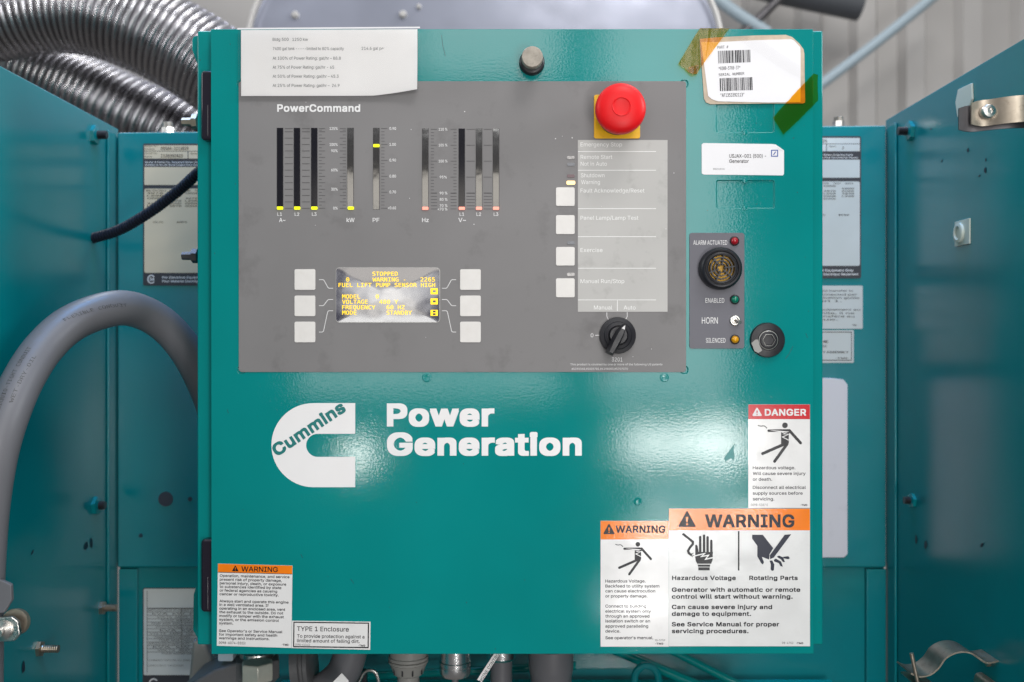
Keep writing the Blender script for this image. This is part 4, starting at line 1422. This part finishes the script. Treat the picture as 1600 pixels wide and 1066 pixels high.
# horn
bm = BM(); c = P(1124, 420.4, -.0008)
lathe(bm, c, [(33 * k, 0), (33 * k, .006), (31.5 * k, .0085), (29 * k, .0095), (26.5 * k, .0090), (25.6 * k, .0075), (25 * k, .0075), (24.6 * k, .0092), (22.5 * k, .0096), (20.4 * k, .0092), (20 * k, .004), (0, .004)], n=64)
horn = obj('horn', bm, 'black', AL)
bm = BM()
lathe(bm, c, [(19.9 * k, .0042), (19.9 * k, .0046), (0, .0046)], n=40)
obj('horn_diaphragm', bm, 'brass', AL)
bm = BM()
def ring(r0, r1, h0, h1, n=48):
    lathe(bm, c, [(r0 * k, h0), (r1 * k, h0), (r1 * k, h1), (r0 * k, h1), (r0 * k, h0)], n=n)
for r0, r1 in ((15.6, 17.6), (10.6, 12.6), (6.2, 7.6)):
    vs = []
    rings_ = []
    for r_, h in ((r0, .006), (r1, .006), (r1, .0088), (r0, .0088)):
        rings_.append([bm.verts.new(c + Vector((r_ * k * cos(2 * pi * i / 48), -h, r_ * k * sin(2 * pi * i / 48)))) for i in range(48)])
    for q in range(4):
        A_, B_ = rings_[q], rings_[(q + 1) % 4]
        for i in range(48): bm.faces.new((A_[i], B_[i], B_[(i + 1) % 48], A_[(i + 1) % 48]))
for an in (8, 80, 128, 200, 248, 320):
    d = Vector((cos(radians(an)), 0, sin(radians(an)))); w = Vector((-sin(radians(an)), 0, cos(radians(an)))) * .9 * k
    p0, p1 = c + d * 4 * k, c + d * 20.5 * k
    q = [p0 + w, p1 + w, p1 - w, p0 - w]
    vf = [bm.verts.new(p + Vector((0, -.0086, 0))) for p in q]; vb = [bm.verts.new(p + Vector((0, -.0062, 0))) for p in q]
    bm.faces.new(vf); bm.faces.new(list(reversed(vb)))
    for i in range(4): bm.faces.new((vf[i], vb[i], vb[(i + 1) % 4], vf[(i + 1) % 4]))
obj('horn_grille', bm, 'black', AL)
# toggle
bm = BM(); c = P(1148, 501, -.0008)
lathe(bm, c, [(8.2 * k, 0), (8.2 * k, .0014), (7 * k, .0019), (6 * k, .0019), (5.6 * k, .0030), (4.2 * k, .0032), (4 * k, .0012), (0, .0012)], n=24)
tg = obj('toggle_switch', bm, 'steel', AL)
bm = BM(); tube(bm, catmull([c + Vector((0, -.001, 0)), c + Vector((.0008, -.004, -.0006)), c + Vector((.0022, -.0085, -.0016))], 4), lambda a_: .0011 + a_ * .06, 12)
obj('toggle_lever', bm, 'steel', AL)

# ---------------- latch knob and hex lock
t = empty('latch_knob', P(831, 99, 0)); t.parent = CAB; t.location = P(831, 99, 0) - world_loc(CAB)
c = P(831, 99, 0)
bm = BM(); lathe(bm, c, [(19.8 * k, 0), (19.8 * k, .0035), (18.6 * k, .0045), (17 * k, .0050), (12 * k, .0052), (11.5 * k, .010), (13.5 * k, .014)], n=48); obj('ferrule', bm, 'black', t)
bm = BM(); lathe(bm, c, [(13 * k, .011), (16.4 * k, .0125), (16.6 * k, .0165), (16.2 * k, .0180), (15.2 * k, .0186), (0, .0188)], n=48); obj('head', bm, ['knob_metal'], t)
t = empty('hex_lock', P(1198.6, 531.5, 0)); t.parent = CAB; t.location = P(1198.6, 531.5, 0) - world_loc(CAB)
c = P(1198.4, 531.6, 0)
bm = BM(); lathe(bm, c, [(27.2 * k, 0), (27.2 * k, .002), (26 * k, .0032), (19 * k, .0040), (16.5 * k, .0042), (16 * k, .0030), (15 * k, .0030), (14.6 * k, .0046), (12.5 * k, .0054), (10 * k, .0055)], n=56)
obj('escutcheon', bm, 'black', t)
bm = BM(); lathe(bm, c, [(10.4 * k, .0030), (10.2 * k, .0060), (8.4 * k, .0063), (7.6 * k, .0030), (0, .0030)], n=6); obj('hex_socket', bm, 'black', t)
bm = BM(); lathe(bm, c, [(10.3 * k, .00615), (9.9 * k, .0064), (9.5 * k, .00645)], n=6, caps=False); obj('worn_edge', bm, 'steel_worn', t)
bm = BM(); lathe(bm, c, [(15.0 * k, .0046), (14.5 * k, .0049), (13.8 * k, .0051)], n=40, caps=False); obj('worn_edge', bm, 'steel_worn', t)
bm = BM()
q = [(1174, 536), (1181, 530.5), (1185, 531), (1187, 540), (1191, 548), (1185, 551.5), (1179, 549)]
vs = [bm.verts.new(P(x, z, -.0044)) for x, z in q]; bm.faces.new(vs); obj('paint_chip', bm, 'grey_plastic', t)

# ------------------------------------------------------------------ stickers on the door
def sticker(name, pts, mt, base_y=-.00028):
    t = empty(name, P(sum(p[0] for p in pts) / len(pts), max(p[1] for p in pts), 0))
    bm = BM(); prism(bm, pts, base_y, -.00002)
    obj('sheet', bm, mt, t)
    return t, base_y - E_


def alert_triangle(bm, x0, x1, yt, yb_, y, mi=0):
    flat(bm, [(x0 + .8, yb_), (x0, yb_ - 1.4), ((x0 + x1) / 2 - .8, yt + .4), ((x0 + x1) / 2 + .8, yt + .4), (x1, yb_ - 1.4), (x1 - .8, yb_)], y, mi)
    return


def exclaim(bm, cx, yt, yb_, y, mi=0):
    h = yb_ - yt
    flat(bm, [(cx - .085 * h, yt + .36 * h), (cx + .085 * h, yt + .36 * h), (cx + .045 * h, yt + .70 * h), (cx - .045 * h, yt + .70 * h)], y, mi)
    flat(bm, circ(cx, yt + .83 * h, .07 * h, 10), y, mi)


def shock_person(t, ox, oy, sc, y, ink, paper):
    """stick figure struck by a live wire; pixel frame of the head centre"""
    f = lambda x, z: (ox + (x - 571) / 5.92 * sc, oy + (z - 264) / 5.92 * sc)
    bm = BM()
    yk = [y]
    def add(pts):
        flat(bm, [f(*p) for p in pts], yk[0]); yk[0] -= .000006
    add(circ(571, 264, 26, 22))
    add(capsule(420, 314, 612, 312, 24))
    add(capsule(612, 312, 716, 428, 26))
    add([(535, 322), (620, 322), (607, 345), (607, 430), (588, 458), (535, 440)])
    add(capsule(556, 442, 364, 526, 27))
    add(capsule(590, 438, 475, 598, 27))
    ribbon(bm, [f(*p) for p in ((320, 263), (335, 270), (352, 272), (368, 269), (380, 270), (392, 278), (405, 292))], 8 / 5.92 * sc, yk[0])
    obj('figure', bm, ink, t)
    bm = BM()
    yw = yk[0] - .00003
    flat(bm, [f(*p) for p in ((432, 310), (545, 316), (610, 322), (545, 330))], yw)
    ribbon(bm, [f(*p) for p in ((545, 330), (600, 322), (556, 344), (606, 346), (548, 372), (606, 402))], 8 / 5.92 * sc, yw - .00001)
    obj('lightning_flash', bm, paper, t)


# DANGER
t, y = sticker('danger_sign', rr(1169.2, 632, 1265.6, 793.8), 'sticker')
tag(t, 'white hazard sticker with a red header reading DANGER', 'warning sticker')
bm = BM(); flat(bm, rr(1169.4, 632.2, 1265.4, 655), y); obj('header', bm, 'red_print', t)
bm = BM(); alert_triangle(bm, 1175.6, 1190.2, 637, 650.2, y - E_); text(bm, 'DANGER', 1194.8, 649.8, 10.8, 65, y - E_, .030); obj('header_lettering', bm, 'ink_white', t)
bm = BM(); exclaim(bm, 1182.9, 637, 650.2, y - 2 * E_); obj('exclamation_mark', bm, 'red_print', t)
shock_person(t, 1226.5, 664.7, 1.0, y, 'ink_black', 'sticker')
bm = BM()
for t_, z, w in (('Hazardous voltage.', 733.4, 66.5), ('Will cause severe injury', 742.4, 82.6), ('or death.', 751.4, 30.2), ('Disconnect all electrical', 764.2, 83), ('supply sources before', 773.2, 78), ('servicing.', 782.2, 33.6)):
    text(bm, t_, 1176.2, z, 4.9, w, y, .013)
text(bm, '0098-5387 E', 1173.3, 790.6, 3.3, 26.5, y); text(bm, '·TMI·', 1251, 790.8, 3, 11.5, y, .03)
obj('lettering', bm, 'ink_black', t)

# big WARNING
t, y = sticker('warning_sign', rr(1045.2, 794.8, 1265.6, 1010), 'sticker_grey', -.00036)
tag(t, 'largest orange WARNING sticker, showing a hand shock and a rotating blade', 'warning sticker')
bm = BM(); flat(bm, rr(1045.4, 795, 1265.4, 828.8), y); obj('header', bm, 'orange', t)
bm = BM(); alert_triangle(bm, 1060, 1087, 798.6, 823.4, y - E_); text(bm, 'WARNING', 1101.7, 824.4, 20.6, 139.7, y - E_, .028); obj('header_lettering', bm, 'ink_black', t)
bm = BM(); exclaim(bm, 1073.5, 799, 823.4, y - 2 * E_); obj('exclamation_mark', bm, 'orange', t)
Fz = lambda pts: [(1040 + x / 6.154, 780 + z / 6.154) for x, z in pts]
bm = BM(); yk = y
def addz(pts):
    global yk
    flat(bm, Fz(pts), yk); yk -= .000006
addz([(285, 560), (285, 445), (296, 437), (308, 452), (318, 508), (345, 508), (455, 508), (452, 585), (438, 622), (305, 622), (288, 590)])
for x, z0_ in ((333, 365), (370, 352), (404, 368), (440, 402)): addz(capsule(x, z0_, x, 515, 24))
addz([(308, 630), (430, 630), (425, 650), (313, 650)]); addz([(315, 656), (424, 656), (424, 685), (315, 685)])
ribbon(bm, Fz([(162, 332), (215, 372), (262, 412), (262, 432), (232, 468), (216, 498), (224, 520), (250, 540)]), 23 / 6.154, yk); yk -= .000006
for p in ([(240, 530), (270, 518)], [(244, 538), (276, 542)], [(240, 540), (262, 556)]): ribbon(bm, Fz(p), 6 / 6.154, yk); yk -= .000006
obj('shocked_hand', bm, 'ink_black', t)
bm = BM(); ribbon(bm, Fz([(276, 548), (378, 522), (345, 552), (412, 540), (385, 578), (458, 562)]), 12 / 6.154, yk - .00004); obj('lightning_flash', bm, 'sticker_grey', t)
bm = BM()
addz([(832, 343), (935, 343), (1035, 472), (1000, 530), (996, 582), (940, 560), (926, 556), (946, 608), (936, 628), (918, 616), (882, 550), (882, 450), (832, 380)])
addz([(1145, 343), (1208, 338), (1040, 562), (1006, 578), (1002, 540)])
addz([(1000, 592), (1026, 590), (1046, 630), (1041, 685), (1022, 690), (1010, 675), (1012, 630)])
addz([(1040, 585), (1060, 572), (1110, 600), (1128, 650), (1105, 645), (1088, 616), (1045, 600)])
addz([(1072, 550), (1092, 543), (1130, 560), (1148, 605), (1128, 605), (1110, 580), (1077, 561)])
addz([(1130, 555), (1180, 549), (1196, 568), (1180, 577), (1135, 570)])
obj('cut_hand', bm, 'ink_navy', t)
bm = BM(); flat(bm, rr(1153, 830, 1155.4, 891.6), y)
text(bm, 'Hazardous Voltage', 1050, 906.6, 6.9, 99.8, y, .030); text(bm, 'Rotating Parts', 1170.6, 906.6, 6.9, 76, y, .030)
for t_, z, w in (('Generator with automatic or remote', 925, 201), ('control will start without warning.', 935.7, 189), ('Can cause severe injury and', 952, 157), ('damage to equipment.', 962.6, 124),
                 ('See Service Manual for proper', 979, 168), ('servicing procedures.', 989.6, 120)):
    text(bm, t_, 1049.6, z, 6.9, w, y, .030)
text(bm, '98-4752', 1222, 1006.4, 3.3, 17.5, y); text(bm, '·TMI·', 1244, 1006.6, 3, 12, y, .03)
obj('lettering', bm, 'ink_black', t)

# middle WARNING
t, y = sticker('warning_sign', rr(938.4, 814, 1044.9, 1010.6), 'sticker')
tag(t, 'narrow orange WARNING sticker with a shocked figure, overlapped by the largest sticker', 'warning sticker')
bm = BM(); flat(bm, rr(938.6, 814.2, 1044.7, 843), y); obj('header', bm, 'orange', t)
bm = BM(); alert_triangle(bm, 943, 960.2, 818.6, 834.8, y - E_); text(bm, 'WARNING', 961.8, 832.8, 11.6, 78, y - E_, .028); obj('header_lettering', bm, 'ink_black', t)
bm = BM(); exclaim(bm, 951.6, 818.8, 834.8, y - 2 * E_); obj('exclamation_mark', bm, 'orange', t)
shock_person(t, 996.7, 850.6, .83, y, 'ink_black', 'sticker')
bm = BM()
for t_, z, w in (('Hazardous Voltage.', 910.4, 63), ('Backfeed to utility system', 918.2, 84.5), ('can cause electrocution', 925.9, 78), ('or property damage.', 933.8, 66), ('Connect to building', 949.6, 64), ('electrical system only', 957.4, 71.5),
                 ('through an approved', 965.2, 69), ('isolation switch or an', 972.8, 70), ('approved paralleling', 980.8, 67), ('device.', 988.6, 23.5), ("See operator's manual.", 999, 75)):
    text(bm, t_, 945.8, z, 4.7, w, y, .013)
text(bm, '98-5759', 1023.2, 1002, 3, 16, y); text(bm, '·TMI·', 1024, 1007.4, 3, 13.6, y, .03)
obj('lettering', bm, 'ink_black', t)

# left WARNING (stuck on slightly crooked)
ctr = (398, 946); RA = -1.15
t, y = sticker('warning_sign', [(340.5, 880.8), (457, 884), (455.2, 1012.6), (338.8, 1009.2)], 'sticker')
tag(t, 'orange WARNING sticker with only text, crooked at the lower left corner of the door', 'warning sticker')
bm = BM(); flat(bm, [(340.7, 881), (456.8, 884.2), (456.5, 896.8), (340.5, 893.8)], y); flat(bm, [(340.5, 893.9), (456.5, 896.9), (456.5, 897.7), (340.5, 894.7)], y, 1); obj('header', bm, ['orange', 'ink_black'], t)
bm = BM()
flat(bm, [(362.4, 892.6), (367.6, 883.4), (373, 892.9)], y - E_)
text(bm, 'WARNING', 377, 893, 8, 57, y - E_, .012, rot=RA); obj('header_lettering', bm, 'ink_black', t)
bm = BM(); exclaim(bm, 367.6, 883.6, 892.6, y - 2 * E_); obj('exclamation_mark', bm, 'orange', t)
bm = BM()
for i, (t_, z, w) in enumerate((('Operation, maintenance, and service', 901.6, 109), ('present risk of property damage,', 907.4, 97), ('personal injury, death, or exposure', 913.2, 104), ('to substances identified by state', 918.8, 96.5),
                 ('or federal agencies as causing', 924.5, 90), ('cancer or reproductive toxicity.', 930.2, 92.5), ('Always start and operate this engine', 941.2, 108), ('in a well ventilated area. If', 946.8, 77), ('operating in an enclosed area, vent', 952.6, 103),
                 ('the exhaust to the outside. Do not', 958.3, 100), ('modify or tamper with the exhaust', 964.2, 101), ('system, or the emission control', 970, 93.5), ('system.', 975.8, 22), ("See Operator's or Service Manual", 987.6, 99), ('for important safety and health', 993.3, 91), ('warnings and instructions.', 999, 79))):
    text(bm, t_, 343.4 - (z - 901) * .014, z, 4.1, w, y, .014, rot=RA)
text(bm, '0098-6074-02(D)', 341.8, 1006.2, 3.8, 41.5, y, .006, rot=RA); text(bm, '·TMI·', 440.5, 1009, 3, 11.5, y, .03, rot=RA)
obj('lettering', bm, 'ink_black', t)

# TYPE 1
RA = -.75
t, y = sticker('enclosure_label', [(456.2, 970.2), (579, 971.8), (578.4, 1015.5), (455.6, 1012.8)], 'sticker', -.00034)
tag(t, 'small white sticker in a black border reading TYPE 1 Enclosure', 'sticker')
bm = BM()
for a_ in (rr(458.2, 972.3, 576.4, 974), rr(458.2, 1010.4, 576.4, 1012.2), rr(458.2, 974, 459.9, 1010.4), rr(574.6, 974, 576.4, 1010.4)):
    flat(bm, rot_px(a_, RA, 517, 992), y)
text(bm, 'TYPE 1 Enclosure', 464, 986, 7.2, 81, y, .008, rot=RA); text(bm, 'To provide protection against a', 464, 996.4, 5.2, 105.5, y, .008, rot=RA)
text(bm, 'limited amount of falling dirt.', 464, 1003.6, 5.2, 98, y, .008, rot=RA); text(bm, '0098-6116.D', 461.2, 1008.8, 3, 23, y, rot=RA); text(bm, '·TMI·', 560, 1010.4, 3, 11.5, y, .03, rot=RA)
obj('lettering', bm, 'ink_black', t)

# asset label
t, y = sticker('asset_label', rr(1096.3, 223.8, 1216, 274, 2.5)[0:0] + [(1099, 223.7), (1206, 225.2), (1212, 226), (1225, 235), (1225, 272), (1223, 274.3), (1100, 272.8), (1096.6, 271), (1096.3, 226)], 'label_white')
tag(t, 'white asset label with a turned-up corner and a small blue square logo', 'label')
bm = BM(); text(bm, 'USJAX-001 (500) -', 1139.5, 246.6, 5.6, 57.5, y, 0.012); text(bm, 'Generator', 1139.5, 254.6, 5.6, 30.5, y, 0.012); text(bm, 'W80218736', 1114, 265.4, 2.6, 18, y, 0)
obj('lettering', bm, 'ink_dark', t)
bm = BM()
for a_ in (rr(1204.8, 234.2, 1215.8, 235.6), rr(1204.8, 243.6, 1215.8, 245), rr(1204.8, 235.6, 1206.2, 243.6), rr(1214.4, 235.6, 1215.8, 243.6)): flat(bm, a_, y)
flat(bm, [(1207.6, 242.2), (1211.2, 237), (1213, 237), (1209.4, 242.2)], y)
obj('square_logo', bm, 'ink_blue', t)
bm = BM(); flat(bm, [(1215.5, 228.2), (1224.8, 235), (1219.5, 234.2), (1216.5, 232)], y - .0002); obj('turned_corner', bm, 'label_white', t)

# part number card under tape
t = empty('part_card', P(1175, 163, 0))
tag(t, 'worn white part number card with two barcodes, taped near the top right corner', 'card')
bm = BM(); prism(bm, [(1093.5, 61), (1120, 58.5), (1180, 55.5), (1228, 54.6), (1238, 58), (1249, 68), (1255.5, 77), (1256.8, 84), (1258, 160), (1255, 161.5), (1180, 162), (1110, 163), (1103, 160), (1100, 154)], -.0009, -.0001)
obj('backing', bm, 'backing', t)
bm = BM(); prism(bm, [(1095.5, 66), (1125, 65.8), (1180, 63), (1236, 61.4), (1241, 63.5), (1250.5, 74), (1251, 84), (1250.8, 159.6), (1200, 160.3), (1122, 158.5), (1112, 155), (1106.5, 150)], -.0012, -.0009)
obj('face', bm, 'label_white', t)
bm = BM(); y = -.0012 - E_; RB = 3.0
text(bm, 'PART #', 1121.2, 76.4, 4.4, 17, y, 0, 'mono', rot=RB); text(bm, '*0300-5760-37*', 1123, 109.6, 5.2, 34, y, .004, 'mono', rot=2.5)
text(bm, 'SERIAL NUMBER', 1123.2, 119.0, 4.2, 40, y, .002, 'mono', rot=RB); text(bm, '"AF1353392113"', 1126, 151.6, 5.4, 37, y, .006, 'mono', rot=1.5)
for bx, by, bw, bh in ((1121.8, 79.6, 52.4, 19.6), (1124.3, 122.4, 52.6, 20.2)):
    x = 0.0
    rnd = random.Random(int(bx * 10))
    while x < bw - 2:
        w = rnd.choice((.6, .6, .9, 1.5, 1.9))
        flat(bm, rot_px(rr(bx + x + .04 * 0, by, bx + x + w, by + bh), 2.0, bx, by), y)
        x += w + rnd.choice((.6, .7, .9, 1.3))
obj('lettering', bm, 'ink_black', t)

# amber tape strips
def tape(pts, mt, label, y=-.0017, lift=.0006, over=None):
    bm = BM()
    rnd = random.Random(len(pts)); rag = []
    for i, (xa, za) in enumerate(pts):                 # slightly ragged edges
        xb_, zb_ = pts[(i + 1) % len(pts)]
        n = max(1, int(math.hypot(xb_ - xa, zb_ - za) / 4))
        for q_ in range(n):
            j_ = 0.0 if q_ == 0 else 0.45
            rag.append((xa + (xb_ - xa) * q_ / n + rnd.uniform(-j_, j_), za + (zb_ - za) * q_ / n + rnd.uniform(-j_, j_)))
    vs = [bm.verts.new(P(x, z, y - lift * rnd.random())) for x, z in rag]
    bm.faces.new(vs)
    if over:
        a_, b_ = over
        p0, p1 = P(*pts[a_], y), P(*pts[b_], y)
        q = [bm.verts.new(p + Vector((0, .0, .0))) for p in (p0, p1)] + [bm.verts.new(p + Vector((0, .008, .0002))) for p in (p1, p0)]
        bm.faces.new(q)
    bmesh.ops.triangulate(bm, faces=bm.faces)
    return tag(obj('amber_tape', bm, mt, smooth=5), label, 'tape', 'amber tape strips')
tape([(1093.5, 44.4), (1117, 44.4), (1140, 44.6), (1118, 74), (1097, 103), (1089, 116), (1075.5, 112.5), (1060, 99.5), (1077, 71)], 'amber_crinkled', 'crinkled amber tape over the upper left corner of the part number card', over=(0, 2))
tape([(1076, 105), (1092, 101), (1089, 116), (1083, 117), (1075.5, 112.5)], 'amber_crinkled', 'small folded end of amber tape at the lower tip of the crinkled strip', y=-.0026)
tape([(1271.5, 115), (1278, 117), (1278, 158), (1251, 185), (1224, 210.8), (1208, 184), (1240, 148)], 'amber', 'smooth amber tape over the lower right corner of the part number card', lift=0.0)

o_ = tape([(1152, 61), (1186, 61), (1251, 104), (1251, 123), (1222, 108)], 'sleeve', 'glossy clear strip slanting across the part number card', y=-.0016, lift=0)  # clear film added to give the card its pale glare streak
o_.name = 'clear_strip'; del o_['group']

# ------------------------------------------------------------------ notice in a clear sleeve
t = empty('paper_notice', P(515, 154, 0))
tag(t, 'typed paper notice in a clear plastic sleeve at the top left of the door', 'notice')
YN = -.0016
def sheet(x0, x1, top, bot, yfun, nx=28, nz=10):
    bm = BM(); g = []
    for j in range(nz + 1):
        row = []
        for i in range(nx + 1):
            u, v_ = i / nx, j / nz
            px = x0(v_) + (x1(v_) - x0(v_)) * u
            py = top(u) + (bot(u) - top(u)) * v_
            row.append(bm.verts.new(P(px, py, 0) + Vector((0, yfun(u, v_), 0))))
        g.append(row)
    for j in range(nz):
        for i in range(nx):
            bm.faces.new((g[j][i], g[j][i + 1], g[j + 1][i + 1], g[j + 1][i]))
    return bm
curl = lambda u, v_: -.0045 * max(0, u - .62) ** 2 / .14 * v_ ** 2
bm = sheet(lambda v_: 377.5, lambda v_: 652.5 + .5 * v_, lambda u: 48 - 1.2 * u, lambda u: 151 - 0.5 * u - 8 * max(0, u - .75) / .25 * u, lambda u, v_: YN + curl(u, v_))
obj('paper', bm, 'paper', t, smooth=60)
bm = sheet(lambda v_: 373 + .5 * v_, lambda v_: 656.5 - 1.0 * v_, lambda u: 46 - 2 * u, lambda u: 154.5 - .5 * u - 9 * max(0, u - .72) / .28 * u,
           lambda u, v_: YN - .0007 + curl(u, v_) * 1.1 - .00012 * (sin(9 * u + 3 * v_) * sin(5 * v_ + 2 * u) + .5 * sin(23 * u - 8 * v_)) , 48, 18)
obj('sleeve', bm, 'sleeve', t, smooth=60)
bm = sheet(lambda v_: 372.6, lambda v_: 656.8, lambda u: 45.8 - 2 * u, lambda u: 48.2 - 2 * u, lambda u, v_: YN - .0016)
obj('sleeve_seam', bm, 'label_white', t)
bm = BM(); yy = YN - .0001
for t_, x, z, w in (('Bldg 500   1250 kw', 426, 64, 55), ('7400 gal tank -----limited to 80% capacity', 426.2, 78.4, 111), ('214.6 gal per inch', 565, 78, 49), ('At 100% of Power Rating: gal/hr – 88.8', 426, 93.4, 106.5),
                    ('At 75% of Power Rating: gal/hr - 65', 426, 107.5, 96), ('At 50% of Power Rating: gal/hr – 45.3', 426, 121.6, 103), ('At 25% of Power Rating: gal/hr –  26.9', 426, 136, 104.5)):
    text(bm, t_, x, z, 4.6, w, yy, 0)
obj('lettering', bm, 'ink_grey', t)
